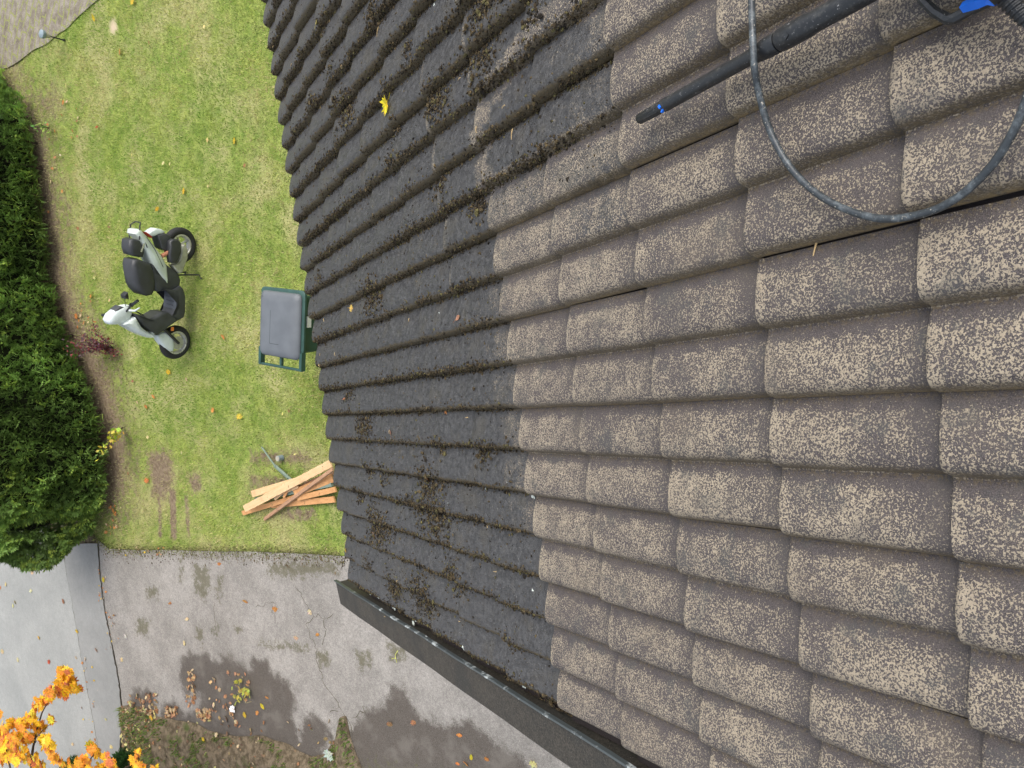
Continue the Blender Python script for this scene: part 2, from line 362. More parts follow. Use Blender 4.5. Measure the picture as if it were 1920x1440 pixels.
# ---------------------------------------------------------------- ground
g = MB(); g.add([(-400, -400, -0.03), (400, -400, -0.03), (400, 400, -0.03), (-400, 400, -0.03)], [(0, 1, 2, 3)])
me_ground = g.build('ground', M_BANK); tag(me_ground, kind='structure')

EDGE = [(640, 1042), (560, 1037), (480, 1034), (400, 1033), (320, 1031), (250, 1031), (205, 1028), (185, 1012), (168, 992), (160, 970)]
lawn_poly = np.vstack([gpoly([(-80, 960 - 0)] )[:0], gpoly(EDGE), gpoly([(150, 930)]), np.array([[-0.2, -11.3], [-6.2, -13.0], [-9.5, -13.5], [-9.5, 3.4], [2.2, 3.4]])])
lawn_poly = np.vstack([lawn_poly, gpoly([(700, 1045)])])
soilstrip = [(0, 120), (60, 185), (88, 260), (105, 340), (118, 420), (128, 500), (145, 560), (172, 625), (205, 680), (222, 740), (236, 790), (244, 860), (240, 930), (215, 965),
             (150, 960), (60, 700), (0, 400)]
SOIL = [(gpoly(soilstrip), -0.02, 0.85), (gpoly([(275, 850), (318, 845), (325, 900), (310, 935), (285, 930)]), 0.0, 0.28),
        (gpoly([(350, 890), (375, 888), (378, 920), (360, 925)]), 0.0, 0.22),
        (gpoly([(470, 850), (580, 850), (580, 866), (470, 866)]), 0.0, 0.24), (gpoly([(470, 896), (535, 896), (535, 912), (470, 915)]), 0.0, 0.24),
        (gpoly([(530, 955), (590, 955), (590, 975), (530, 972)]), 0.0, 0.24),
        (gpoly([(295, 920), (301, 920), (303, 1010), (297, 1010)]), 0.0, 0.07), (gpoly([(318, 920), (327, 920), (328, 1010), (321, 1010)]), 0.02, 0.06), (gpoly([(346, 930), (352, 930), (355, 1010), (349, 1010)]), 0.0, 0.07),
        (gpoly([(250, 1024), (640, 1033), (640, 1060), (250, 1050)]), -0.04, 0.30),
        (gpoly([(30, 150), (110, 140), (130, 200), (90, 260), (60, 230)]), -0.25, 0.9)]
def soil_at(P):
    s = np.zeros(len(P))
    for poly, off, soft in SOIL:
        d, _ = sdf_poly(P, poly); s = np.maximum(s, np.clip(0.5 + (off - d) / soft * 0.5, 0, 1))
        if poly is SOIL[0][0]: s = np.maximum(s, 0.46 * np.clip(1.25 - d / 0.75, 0, 1) + 0.10 * vnoise(P[:, 0], P[:, 1], 3, 21, 3) * (d < .8))
    return s
SANDC = G(212, 50)[:2]
def lawn_attr(P):
    sand = np.clip(1.6 - np.hypot((P[:, 0] - SANDC[0]) / 0.09, (P[:, 1] - SANDC[1]) / 0.07) + 0.4 * vnoise(P[:, 0], P[:, 1], 14, 3), 0, 1)
    return {'soil': ('F', soil_at(P)), 'sand': ('F', sand)}
lawn = sheet('lawn', lawn_poly, 0.0, 0.05, M_LAWN, lawn_attr, zf=lambda P: 0.012 * vnoise(P[:, 0], P[:, 1], 1.3, 2) - 0.006); tag(lawn, kind='structure')

path_poly = rough_poly(np.vstack([gpoly([(196, -10), (158, 25), (120, 58), (92, 80), (66, 92), (40, 112), (18, 128), (0, 134)]), np.array([[-6.4, -12.6], [-12, -14], [-14, -7], [-8.5, -6.5]])]), 0.12, 0.05, 1)
path = sheet('path', path_poly, 0.012, 0.12, M_PATH); tag(path, kind='structure')

APR = [(186, 1018), (190, 1080), (200, 1150), (213, 1210), (226, 1280), (232, 1340), (228, 1400), (225, 1450)]
LIN2 = [(122, 1020), (127, 1070), (137, 1120), (147, 1180), (157, 1240), (168, 1300), (180, 1360), (195, 1450)]
apr = gpoly(APR); lin2 = gpoly(LIN2)
BOT = [(226, 1320), (262, 1322), (290, 1340), (330, 1352), (372, 1360), (410, 1372), (460, 1376), (505, 1382), (540, 1392), (585, 1412), (612, 1412), (628, 1385), (634, 1345), (648, 1345), (658, 1385), (672, 1420), (690, 1470)]
bot = gpoly(BOT)
ed = gpoly(EDGE)
drive_poly = rough_poly(np.vstack([ed[:-2], apr[:-2][::1], np.array([[5.6, -11.1], [6.5, -5.5], [6.5, 3.4], [2.2, 3.4]])]), 0.1, 0.012, 4)
WETS = [gpoly([(338, 1245), (350, 1228), (392, 1222), (400, 1236), (425, 1236), (432, 1220), (445, 1240), (470, 1252), (486, 1230), (505, 1240), (512, 1262), (545, 1282), (556, 1312), (548, 1345), (560, 1378), (640, 1420), (600, 1440), (400, 1400), (290, 1350), (306, 1336), (350, 1342), (368, 1335), (380, 1310), (352, 1305), (340, 1280)]),
        gpoly([(565, 1345), (590, 1338), (612, 1352), (625, 1385), (600, 1412), (560, 1400)]),
        gpoly([(672, 1352), (700, 1330), (722, 1318), (735, 1292), (758, 1290), (776, 1320), (790, 1345), (815, 1352), (840, 1360), (880, 1350), (930, 1390), (1000, 1440), (1100, 1560), (700, 1600), (640, 1500), (655, 1420), (640, 1370)]),
        gpoly([(240, 1330), (255, 1300), (275, 1290), (290, 1300), (294, 1325), (300, 1350), (250, 1360)]),
        gpoly([(305, 1340), (312, 1322), (330, 1318), (345, 1335), (345, 1360), (310, 1360)])]
MOSSP = [gpoly(q) for q in ([(335, 1045), (345, 1045), (345, 1095), (338, 1090)], [(360, 1055), (395, 1060), (400, 1100), (385, 1130), (365, 1110)], [(410, 1070), (425, 1075), (415, 1130), (405, 1120)],
         [(500, 1050), (640, 1050), (640, 1075), (560, 1085), (500, 1080)], [(366, 1170), (385, 1180), (382, 1215), (370, 1205)], [(400, 1170), (415, 1168), (410, 1195), (395, 1190)], [(255, 1155), (285, 1160), (280, 1195), (258, 1190)],
         [(272, 1100), (300, 1095), (300, 1120), (275, 1125)], [(435, 1165), (460, 1180), (445, 1190)], [(485, 1200), (580, 1205), (580, 1225), (485, 1212)], [(590, 1220), (620, 1215), (622, 1250), (600, 1250)],
         [(665, 1220), (700, 1215), (700, 1250), (675, 1258)], [(725, 1200), (765, 1210), (760, 1245), (730, 1240)], [(340, 1040), (640, 1044), (640, 1052), (340, 1046)])]
MBOT = gpoly([(655, 1390), (700, 1400), (800, 1415), (900, 1425), (960, 1460), (900, 1560), (640, 1560)])
def drive_attr(P):
    wet = np.full(len(P), 1.0); ms = np.zeros(len(P))
    for q in WETS: wet = np.minimum(wet, sdf_poly(P, q)[0])
    wet += 0.07 * vnoise(P[:, 0], P[:, 1], 5, 8, 5) + 0.05 * vnoise(P[:, 0], P[:, 1], 14, 18, 2)
    for q in MOSSP: ms = np.maximum(ms, np.clip(0.42 - sdf_poly(P, q)[0] / 0.26, 0, 0.78))
    return {'wet': ('F', wet), 'moss': ('F', ms), 'soil': ('F', np.clip(0.25 - sdf_poly(P, MBOT)[0] / 1.1, 0, 0.66))}
drive = sheet('driveway', drive_poly, 0.014, 0.035, M_DRIVE, drive_attr); tag(drive, kind='structure')
apron_poly = rough_poly(np.vstack([apr, lin2[::-1]]), 0.15, 0.01, 6)
apron = sheet('road_edge', apron_poly, 0.026, 0.15, M_APRON, zf=None); tag(apron, kind='structure')
road_poly = np.vstack([lin2, np.array([[6.3, -11.6], [14, -12], [14, -40], [-14, -40], [-14, -15.5], [-4, -14.4], [1.0, -12.4]])])
road = sheet('road', rough_poly(road_poly, 0.2, 0.008, 3), 0.022, 0.4, M_ROAD); tag(road, kind='structure')
bank_poly = rough_poly(np.vstack([bot, np.array([[6.0, -5.2], [9, -5], [9, -11.0], [5.3, -10.95]])]), 0.06, 0.06, 7)
def bank_z(P):
    d, _ = sdf_poly(P, bank_poly); return np.clip(-d * 0.35, 0, 0.10) + 0.02 * vnoise(P[:, 0], P[:, 1], 4, 1) * (d < -0.05)
bank = sheet('verge_bank', bank_poly, 0.020, 0.06, M_BANK, zf=bank_z); tag(bank, kind='structure')

# cracks in the old asphalt, thin filled ribbons belonging to the driveway
def ribbon(mb, pts, w, z, col=(1, 1, 1)):
    pts = [np.array(p[:2]) for p in pts]; V = []; Fc = []
    for i, p in enumerate(pts):
        t = pts[min(i + 1, len(pts) - 1)] - pts[max(i - 1, 0)]; t = t / (np.linalg.norm(t) + 1e-9); nrm = np.array([-t[1], t[0]])
        ww = w * random.uniform(0.4, 1.3) * (0.25 if i in (0, len(pts) - 1) else 1); V += [(*(p + nrm * ww), z), (*(p - nrm * ww), z)]
    for i in range(len(pts) - 1): Fc.append((2 * i, 2 * i + 1, 2 * i + 3, 2 * i + 2))
    mb.add(V, Fc, col)
def jitter_line(L, step=0.04, amp=0.02):
    P = [np.array(G(*q)[:2]) for q in L]; out = []
    for a, b in zip(P[:-1], P[1:]):
        k = max(1, int(np.linalg.norm(b - a) / step))
        for j in range(k): out.append(a + (b - a) * j / k + rng.normal(0, amp, 2) * (j > 0))
    out.append(P[-1]); return out
M_CRACK = simple('crack_dirt', (0.07, 0.06, 0.035), 0.95, 0.5, 60)
cr = MB()
for L, w in (([(555, 1095), (580, 1140), (590, 1155), (610, 1160), (612, 1185), (608, 1210)], 0.0045), ([(610, 1160), (622, 1155), (628, 1148)], 0.0035), ([(590, 1155), (575, 1170), (590, 1200), (600, 1255), (615, 1290), (635, 1315), (642, 1330)], 0.0045),
             ([(642, 1330), (655, 1350), (662, 1380)], 0.004), ([(640, 1325), (620, 1335)], 0.004), ([(480, 1138), (505, 1130), (520, 1133)], 0.004), ([(510, 1133), (516, 1150), (518, 1168)], 0.0045),
             ([(404, 1130), (405, 1165), (408, 1180)], 0.0035), ([(428, 1215), (430, 1235)], 0.004), ([(660, 1345), (690, 1325)], 0.005)):
    ribbon(cr, jitter_line(L), w, 0.0155)
crk = cr.build('crack', M_CRACK, drive)
cr = MB(); ribbon(cr, jitter_line(LIN2, 0.05, 0.008), 0.004, 0.0275); ribbon(cr, jitter_line(APR, 0.05, 0.012), 0.006, 0.0275); cr.build('seam', M_CRACK, apron)

# ---------------------------------------------------------------- grass
def grass_field(name, P, hts, cols, wid=0.006, lean=0.6):
    n = len(P); a = rng.uniform(0, 2 * np.pi, n); b = rng.uniform(0, 2 * np.pi, n); l = hts * lean * rng.uniform(0.3, 1.3, n)
    w = wid * rng.uniform(0.6, 1.4, n); dx = np.cos(a) * w; dy = np.sin(a) * w
    z0 = P[:, 2]
    V = np.empty((n, 3, 3)); V[:, 0] = np.stack([P[:, 0] - dx, P[:, 1] - dy, z0], 1); V[:, 1] = np.stack([P[:, 0] + dx, P[:, 1] + dy, z0], 1)
    V[:, 2] = np.stack([P[:, 0] + np.cos(b) * l, P[:, 1] + np.sin(b) * l, z0 + hts], 1)
    C = np.repeat(cols, 3, 0)
    return big_mesh(name, V.reshape(-1, 3), np.arange(n * 3).reshape(-1, 3), M_GRASS, {'col': ('COL', C)}, smooth=False)
N = 170000
x0, y0 = -7.4, -11.9; P = np.column_stack([rng.uniform(x0, 2.1, N), rng.uniform(y0, -4.3, N)])
d, _ = sdf_poly(P, lawn_poly); dp, _ = sdf_poly(P, path_poly); s = soil_at(P)
keep = (d < -0.01) & (dp > -0.02 + 0.05 * vnoise(P[:, 0], P[:, 1], 5, 9)) & (rng.random(N) > s * 1.05 + 0.45 * vnoise(P[:, 0], P[:, 1], 5, 4) * (s > 0.1)) & (np.hypot(P[:, 0] - SANDC[0], P[:, 1] - SANDC[1]) > 0.09)
P = P[keep]; s = s[keep]; n = len(P)
big = vnoise(P[:, 0], P[:, 1], 0.9, 1, 3); md = vnoise(P[:, 0], P[:, 1], 3.5, 2, 3); sm = vnoise(P[:, 0], P[:, 1], 14, 3, 2); r = rng.random(n)
gA = np.array([0.21, 0.33, 0.06]); gB = np.array([0.44, 0.49, 0.13]); gC = np.array([0.55, 0.49, 0.25])
f1 = np.clip(0.45 + 0.9 * md + 0.4 * big + 0.4 * (r - 0.5), 0, 1)[:, None]; f2 = np.clip(0.16 + 1.1 * big + 0.7 * sm + 0.9 * (rng.random(n) - 0.55) + 1.3 * s, 0, 1)[:, None]
C = (gA * (1 - f1) + gB * f1); C = C * (1 - f2) + gC * f2; C *= rng.uniform(0.90, 1.22, (n, 1)) * (1 - 0.35 * np.clip(s, 0, 1)[:, None])
grass = grass_field('lawn_grass', np.column_stack([P, np.zeros(n)]), rng.uniform(0.015, 0.042, n) * (1 + 0.3 * md), C)
tag(grass, 'short yellow green grass of the mown lawn', 'grass', kind='stuff')
# rough grass on the verge bank
N = 26000; P = np.column_stack([rng.uniform(3.5, 6.6, N), rng.uniform(-11.0, -4.9, N)]); d, _ = sdf_poly(P, bank_poly)
keep = (d < -0.02) & (vnoise(P[:, 0], P[:, 1], 2.2, 6, 3) + 0.5 * vnoise(P[:, 0], P[:, 1], 9, 16, 2) > np.where(np.hypot(P[:, 0] - G(630, 1390)[0], P[:, 1] - G(630, 1390)[1]) < .55, -.35, 0.06)); P = P[keep]; n = len(P)
C = np.array([0.10, 0.16, 0.035]) * rng.uniform(0.6, 1.7, (n, 1)) + np.array([0.10, 0.06, 0.03]) * (rng.random((n, 1)) > 0.7)
rg = grass_field('verge_grass', np.column_stack([P, bank_z(P) + 0.018]), rng.uniform(0.03, 0.09, n), C, 0.008)
tag(rg, 'rough weedy grass growing on the bank beside the driveway', 'grass', kind='stuff')
# grass creeping over the border between lawn and driveway
pts = []
for a, b in zip(ed[:-2], ed[1:-1]):
    L = np.linalg.norm(b - a); k = int(L * 700); tt = rng.random(k)[:, None]; pts.append(a + (b - a) * tt + rng.normal(0, 0.045, (k, 2)))
P = np.vstack(pts); n = len(P); C = np.array([0.22, 0.24, 0.08]) * rng.uniform(0.5, 1.7, (n, 1))
eg = grass_field('edge_grass', np.column_stack([P, np.full(n, 0.005)]), rng.uniform(0.012, 0.035, n), C)
tag(eg, 'straggly grass creeping over the edge of the driveway', 'grass', kind='stuff')

# ---------------------------------------------------------------- house and its tiled roof
AMP = 0.034; TH = 0.022
_ps = np.linspace(-0.2, 1.2, 561); _pv = np.interp(_ps, [-.2, -.12, -.05, 0, .05, .14, .28, .45, .62, .76, .85, .92, .97, 1.0, 1.05, 1.14], [1, .9, .35, 0.0, .10, .24, .50, .76, .93, 1.0, .97, .78, .38, 0.0, .10, .24])
_pv = np.convolve(np.pad(_pv, 10, 'edge'), np.hanning(21) / np.hanning(21).sum(), 'valid')
_pv = np.clip(_pv - _pv[80], 0, None)
def prof(s):
    return AMP * np.interp(np.clip(s, 0, 1), _ps, _pv)
W0, W1, C0, C1 = -26, 7, -8, 7
PARTIAL = {}
def clean_course(w):
    if w >= -1: return -1
    if w >= -4.2: return -1
    if w >= -5: return 0
    return 1
house = empty('house', (0, 0, 0)); tag(house, 'house whose tiled roof fills the picture, half washed and half mossy', 'house')
V = []; Fc = []; A = {k: [] for k in ('clean', 'hgt', 'side', 'tr', 'jt', 'len', 'under')}; UV = []
base_i = 0
ends = np.array([0, .03, .06, .11, .18, .27, .37, .48, .59, .69, .77, .83, .88, .92, .95, .98, 1.0])
for c in range(C0, C1):
    w0 = W0
    for w0 in range(W0, W1, 2):
        nw = 2 if w0 + 2 <= W1 else 1
        lo = c if c > C0 else -7.68
        trnd = rng.random(); jc = rng.normal(0, 0.010); jw = rng.normal(0, 0.006); jn = rng.normal(0, 0.0012); rot = rng.normal(0, 0.010); skew = 0
        gap = 0.0
        if w0 == -4 and c >= 2: gap = {2: 0.02, 3: 0.055}.get(c, 0.08)
        if w0 in (-6,) and c >= 1: gap = 0.012
        if w0 == -4 and c == 1: gap = 0.010
        cols = []
        cols.append((-0.20, -0.016, 0.0, 0, 1.0)); cols.append((-0.015, -0.014, 0.0, 0, 1.0))
        for k in range(nw):
            for q in (ends if k == 0 else ends[1:]):
                ss = k + q; lift = 0.0035 * max(0, (ss - (nw - 0.5)) / 0.5) if nw == 2 else 0
                cols.append((ss * (1 - gap / nw), float(prof(q)) + lift, float(q), ss, 0.0))
        if nw == 2: cols.append(((nw) * (1 - gap / nw) + 0.004, -0.007, 1.0, nw, 0.8))
        else:
            cols += [(nw + 0.02, -0.016, 1.0, nw, 1.0), (nw + 0.30, -0.018, 1.0, nw, 1.0)]
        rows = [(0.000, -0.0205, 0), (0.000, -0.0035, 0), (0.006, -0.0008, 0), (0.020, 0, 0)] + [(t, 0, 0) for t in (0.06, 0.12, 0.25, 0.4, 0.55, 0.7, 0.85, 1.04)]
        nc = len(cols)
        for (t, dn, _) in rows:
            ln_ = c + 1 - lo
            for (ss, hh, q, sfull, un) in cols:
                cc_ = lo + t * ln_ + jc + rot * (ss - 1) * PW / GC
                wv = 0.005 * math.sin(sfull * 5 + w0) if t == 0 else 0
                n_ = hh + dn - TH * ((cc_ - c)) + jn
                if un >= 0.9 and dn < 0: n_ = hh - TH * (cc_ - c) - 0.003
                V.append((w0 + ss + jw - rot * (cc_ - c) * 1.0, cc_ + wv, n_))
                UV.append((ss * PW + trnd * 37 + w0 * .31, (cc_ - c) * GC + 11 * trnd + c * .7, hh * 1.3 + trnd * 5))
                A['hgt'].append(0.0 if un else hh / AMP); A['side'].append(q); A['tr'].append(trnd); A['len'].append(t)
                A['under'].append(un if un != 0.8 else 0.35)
                jd = 0.0
                if nw == 2 and un == 0: jd = max(0, 1 - abs(sfull - 2) / 0.045) if c > -8 else 0
                A['jt'].append(jd * (0.9 if c >= -1 else 0))
                # cleaned?
                wv2 = w0 + sfull
                cb = clean_course(wv2 + 0.01 if sfull < nw else wv2 - 0.01)
                cl = 1.0 if c >= cb else 0.0
                if cl == 0 and c == -2 and -3.2 < wv2 < 3: cl = 0.06 + 0.44 * np.clip(cc_ + 2.0, 0, 1) ** 1.5
                if cl == 1 and c == -1: cl = 0.56 + 0.3 * (cc_ - c) if wv2 < -1 else 0.70 + 0.3 * (cc_ - c)
                if cl == 1 and c == 0 and -6 < wv2 < -3.1: cl = 0.50 + 0.15 * (cc_ < 0.3) + 0.12 * (q < .3)
                if cl == 1 and c == 1 and wv2 < -5: cl = 0.72 + 0.25 * (cc_ - c)
                if cl == 0 and c == 0 and wv2 < -5: cl = 0.15 + 0.22 * np.clip(cc_, 0, 1)
                if cl == 0 and c in (0, -1) and wv2 <= -4.2: cl = 0.10 + 0.30 * (cc_ - c < 0.08)
                if cl == 0 and c == -2 and -9 < wv2 <= -3: cl = 0.36 if cc_ - c < 0.06 else 0.05
                dw = math.hypot((wv2 + 5.6) / 2.0, (cc_ - 0.2) / 1.5)
                if c < 1 and wv2 < -4 and .72 < dw < 1.0: cl = max(cl, 0.50)
                if c in (-1, 0) and -5.2 < wv2 < -3.4: cl = min(max(cl, 0.46), 0.58)
                A['clean'].append(cl)
        for i in range(len(rows) - 1):
            for j in range(nc - 1):
                a = base_i + i * nc + j; Fc.append((a, a + 1, a + nc + 1, a + nc))
        base_i += nc * len(rows)
V = np.array(V); Wd = W3(V[:, 0], V[:, 1], V[:, 2])
attrs = {k: ('F', np.array(v)) for k, v in A.items()}; attrs['tuv'] = ('VEC', np.array(UV))
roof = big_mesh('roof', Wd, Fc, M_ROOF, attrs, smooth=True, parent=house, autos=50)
def roof_n(w, c): return float(prof(np.array(w - math.floor(w)))) - TH * (c - math.floor(c))

M_FLASH = None
t = NT('painted_flashing'); o_ = t.obj(); k1 = t.noise(o_, 5, 4, 0.6)
cf = t.mix(t.ramp(t.noise(o_, 120, 3, 0.8), 0.35, 0.7), (0.020, 0.018, 0.015), (0.075, 0.066, 0.052))
cf = t.mix(t.ramp(k1, 0.45, 0.7, 0, .7), cf, (0.030, 0.030, 0.027)); cf = t.mix(t.ramp(t.noise(o_, 260, 2, 0.6), 0.66, 0.72), cf, (0.20, 0.19, 0.16))
t.bump(t.noise(o_, 150, 3, 0.7), 0.3, 0.002); M_FLASH = t.fin(cf, t.ramp(k1, 0.3, 0.7, 0.55, 0.75), 0, 0.35)
t = NT('flashing_lip'); o_ = t.obj(); cf = t.mix(t.ramp(t.noise(o_, 14, 4, 0.7), 0.55, 0.65), (0.05, 0.06, 0.062), (0.35, 0.38, 0.38)); M_LIP = t.fin(cf, 0.35, 0, 0.6)
# verge flashing: folded strip, its section in (wave, height) swept down the slope
def sweep_section(sec, c0, c1, mb, nseg=24, wob=0.0):
    rows_ = []; m = len(sec); Vv = []; Ff = []
    for i in range(nseg + 1):
        c = c0 + (c1 - c0) * i / nseg
        for (w, n) in sec: Vv.append(W3(w + wob * math.sin(c * 3.1), c, n + wob * 0.02 * math.sin(c * 1.7)))
    for i in range(nseg):
        for j in range(m): Ff.append((i * m + j, i * m + (j + 1) % m, (i + 1) * m + (j + 1) % m, (i + 1) * m + j))
    Ff.append(tuple(range(m))[::-1]); Ff.append(tuple(nseg * m + j for j in range(m))); mb.add(Vv, Ff)
fl = MB(); sweep_section([(7.34, 0.012), (7.34, 0.0), (7.42, -0.002), (7.42, -0.20), (7.46, -0.20), (7.46, -0.005), (8.36, -0.012), (8.40, -0.030), (8.40, -0.20), (8.44, -0.20), (8.44, -0.012), (8.40, 0.006), (7.45, 0.016)], -8.62, 7.0, fl, 30, 0.012)
flash = fl.build('verge_flashing', M_FLASH, roof, autos=35)
fl = MB(); sweep_section([(7.29, 0.010), (7.29, 0.026), (7.33, 0.029), (7.36, 0.018), (7.335, 0.010)], -8.62, 7.0, fl, 30, 0.012); fl.build('lip', M_LIP, roof, autos=35)
M_WOOD_D = simple('dark_board', (0.05, 0.045, 0.04), 0.7, 0.3, 12, bump=0.3); M_WALL = simple('house_wall', (0.45, 0.40, 0.32), 0.85, 0.15, 4, bump=0.3)
def slab_roof(w0, w1, c0, c1, n0, n1, mb):
    P = [W3(w, c, n) for n in (n0, n1) for (w, c) in ((w0, c0), (w1, c0), (w1, c1), (w0, c1))]
    mb.add(P, [(3, 2, 1, 0), (4, 5, 6, 7), (0, 1, 5, 4), (1, 2, 6, 5), (2, 3, 7, 6), (3, 0, 4, 7)])
m_ = MB(); slab_roof(W0, 7.38, -7.45, 7.0, -0.075, -0.055, m_); m_.build('roof_deck', M_WOOD_D, roof)
m_ = MB(); ez = W3(0, -7.45, -0.08); m_.box((-1.45, ez[1] - 0.013, ez[2] - 0.09), (4.94, 0.022, 0.20)); m_.build('fascia', M_WOOD_D, house)
rz = W3(0, 7, 0); wallY = ez[1] + 0.45
m_ = MB(); m_.add([(-3.9, wallY, -0.1), (0.75, wallY, -0.1), (0.75, rz[1] + 2.5, -0.1), (-3.9, rz[1] + 2.5, -0.1), (-3.9, wallY, 3.05), (0.75, wallY, 3.05), (0.75, rz[1], rz[2] - 0.12), (-3.9, rz[1], rz[2] - 0.12), (0.75, rz[1] + 2.5, rz[2] - 1.6), (-3.9, rz[1] + 2.5, rz[2] - 1.6)],
           [(0, 1, 5, 4), (1, 2, 8, 6, 5), (3, 0, 4, 7, 9), (2, 3, 9, 8), (4, 5, 6, 7), (7, 6, 8, 9)]); m_.build('wall', M_WALL, house)
# far roof slope behind the ridge
rs = MB(); zz = rz[2] + 0.01; rs.add([(W0 * PW, rz[1] + 0.03, zz), (7.38 * PW, rz[1] + 0.03, zz), (7.38 * PW, rz[1] + 3.2, zz - 1.85), (W0 * PW, rz[1] + 3.2, zz - 1.85),
        (W0 * PW, rz[1] + 0.03, zz - .06), (7.38 * PW, rz[1] + 0.03, zz - .06), (7.38 * PW, rz[1] + 3.2, zz - 1.91), (W0 * PW, rz[1] + 3.2, zz - 1.91)], [(0, 1, 2, 3), (7, 6, 5, 4), (0, 4, 5, 1), (1, 5, 6, 2), (2, 6, 7, 3), (3, 7, 4, 0)])
rs.build('rear_slope', M_WOOD_D, house)

# ---------------------------------------------------------------- moss and debris on the roof
ICO = None
def ico():
    p = (1 + 5 ** .5) / 2; v = np.array([(-1, p, 0), (1, p, 0), (-1, -p, 0), (1, -p, 0), (0, -1, p), (0, 1, p), (0, -1, -p), (0, 1, -p), (p, 0, -1), (p, 0, 1), (-p, 0, -1), (-p, 0, 1)]) / math.hypot(1, p)
    f = np.array([(0, 11, 5), (0, 5, 1), (0, 1, 7), (0, 7, 10), (0, 10, 11), (1, 5, 9), (5, 11, 4), (11, 10, 2), (10, 7, 6), (7, 1, 8), (3, 9, 4), (3, 4, 2), (3, 2, 6), (3, 6, 8), (3, 8, 9), (4, 9, 5), (2, 4, 11), (6, 2, 10), (8, 6, 7), (9, 8, 1)])
    return v, f
IV, IF = ico()
def blobs(name, Cn, rd, cols, mat, flat=0.65):
    n = len(Cn); J = IV[None] * rng.uniform(0.45, 1.3, (n, 12, 1)) * rd[:, None, None]
    J = J * np.stack([rng.uniform(.7, 1.6, n), rng.uniform(.7, 1.8, n), np.full(n, flat)], 1)[:, None, :]
    Vv = (J @ M.T) + Cn[:, None, :]
    Ff = (IF[None] + np.arange(n)[:, None, None] * 12).reshape(-1, 3)
    return big_mesh(name, Vv.reshape(-1, 3), Ff, mat, {'col': ('COL', np.repeat(cols, 12, 0))}, smooth=False)
prof_v = lambda w: prof(w - np.floor(w))
pos = []; rds = []
def course_lim(w): return np.where(w > -4.3, -1.0, 1.0)
# lines of debris lying in every valley
N = 130000; vi = rng.integers(-24, 8, N).astype(float); c = rng.uniform(-7.68, 1.6, N); dens = 0.78 + 0.9 * vnoise(vi * 3.3, c, 2.4, 5, 3); off = np.abs(rng.normal(0, 1, N)); off = off * np.where(rng.random(N) < 0.80, -0.105, 0.05)
w = vi + off; lim = course_lim(w); fall = np.clip((lim - c) * 1.4 + 0.1, 0, 1)
k = (rng.random(N) < dens * fall) & (w > -25.6) & (w < 7.05); k &= ~((vi == 7) & (off > 0))
w, c = w[k], c[k]; sz = rng.gamma(2.0, 0.0010, len(w)) + 0.0014
pos.append(W3(w, c, prof_v(w) - TH * (c - np.floor(c)) + sz * 0.2)); rds.append(np.minimum(sz, 0.0062))
# clumps seen in the photograph (pixel, size)
CL = [(645, 205, 22, 1), (585, 190, 10, 1), (630, 195, 10, 0), (740, 235, 10, 0), (730, 300, 12, 0), (815, 190, 18, 1), (820, 350, 14, 0), (885, 385, 12, 1), (695, 555, 22, 1), (600, 520, 12, 0), (680, 800, 20, 1), (820, 838, 10, 1), (897, 850, 12, 1), (643, 745, 8, 0),
      (655, 740, 12, 0), (715, 888, 14, 0), (800, 905, 20, 1), (705, 990, 28, 1), (670, 930, 12, 1), (810, 970, 26, 1), (735, 1100, 18, 1), (790, 1120, 26, 1), (850, 1085, 18, 1), (720, 990, 14, 1), (690, 880, 14, 0), (640, 1055, 10, 0), (955, 1205, 10, 0), (690, 1060, 12, 0), (770, 950, 14, 0),
      (905, 5, 20, 1), (1000, 30, 10, 0), (905, 110, 18, 0), (870, 120, 10, 0), (700, 30, 14, 1), (690, 10, 10, 0), (760, 90, 10, 0), (600, 60, 10, 0), (560, 110, 10, 0), (720, 160, 10, 0), (620, 130, 8, 0)]
for (px, py, r, big_) in CL:
    w_, c_ = RP(px, py, 0.02); k = int(r * r * 1.0 * (1.0 if big_ else 0.6)); sp = r * 0.0022
    ww = w_ + rng.normal(0, sp / PW, k); cc = c_ + rng.normal(0, sp * 1.5 / GC, k); sz = rng.gamma(2.2, 0.0011, k) + 0.0014
    pos.append(W3(ww, cc, prof_v(ww) - TH * (cc - np.floor(cc)) + sz * 0.3 + np.abs(rng.normal(0, 0.004, k)))); rds.append(np.minimum(sz, 0.010))
# loose crumbs all over the uncleaned part
N = 16000; w = rng.uniform(-25, 7, N); c = rng.uniform(-7.6, 1.2, N); kk = (c < course_lim(w) - 0.1) & (rng.random(N) < 0.5 + 0.6 * vnoise(w * .4, c, 1.2, 11)); w, c = w[kk], c[kk]; sz = rng.gamma(1.6, 0.0010, len(w)) + 0.0010
pos.append(W3(w, c, prof_v(w) - TH * (c - np.floor(c)))); rds.append(np.minimum(sz, 0.006))
# a few tufts in the verge gap
N = 500; c = rng.uniform(-7.6, -1, N); w = rng.uniform(7.05, 7.28, N); kk = vnoise(w * 0, c, 2.0, 13) > 0.1; w, c = w[kk], c[kk]; sz = rng.gamma(2, 0.0015, len(w)) + 0.001
pos.append(W3(w, c, np.full(len(w), -0.02))); rds.append(sz)
pos = np.vstack(pos); rds = np.concatenate(rds); n = len(pos)
mc = np.array([[0.045, 0.033, 0.018], [0.075, 0.056, 0.028], [0.080, 0.070, 0.028], [0.022, 0.018, 0.013]])[rng.choice(4, n, p=[.33, .27, .12, .28])] * rng.uniform(0.7, 1.3, (n, 1))
moss = blobs('roof_moss', pos, rds, mc, M_MOSS); tag(moss, 'brown green moss and dirt crumbs lying in the valleys of the dark roof tiles', 'moss', kind='stuff')
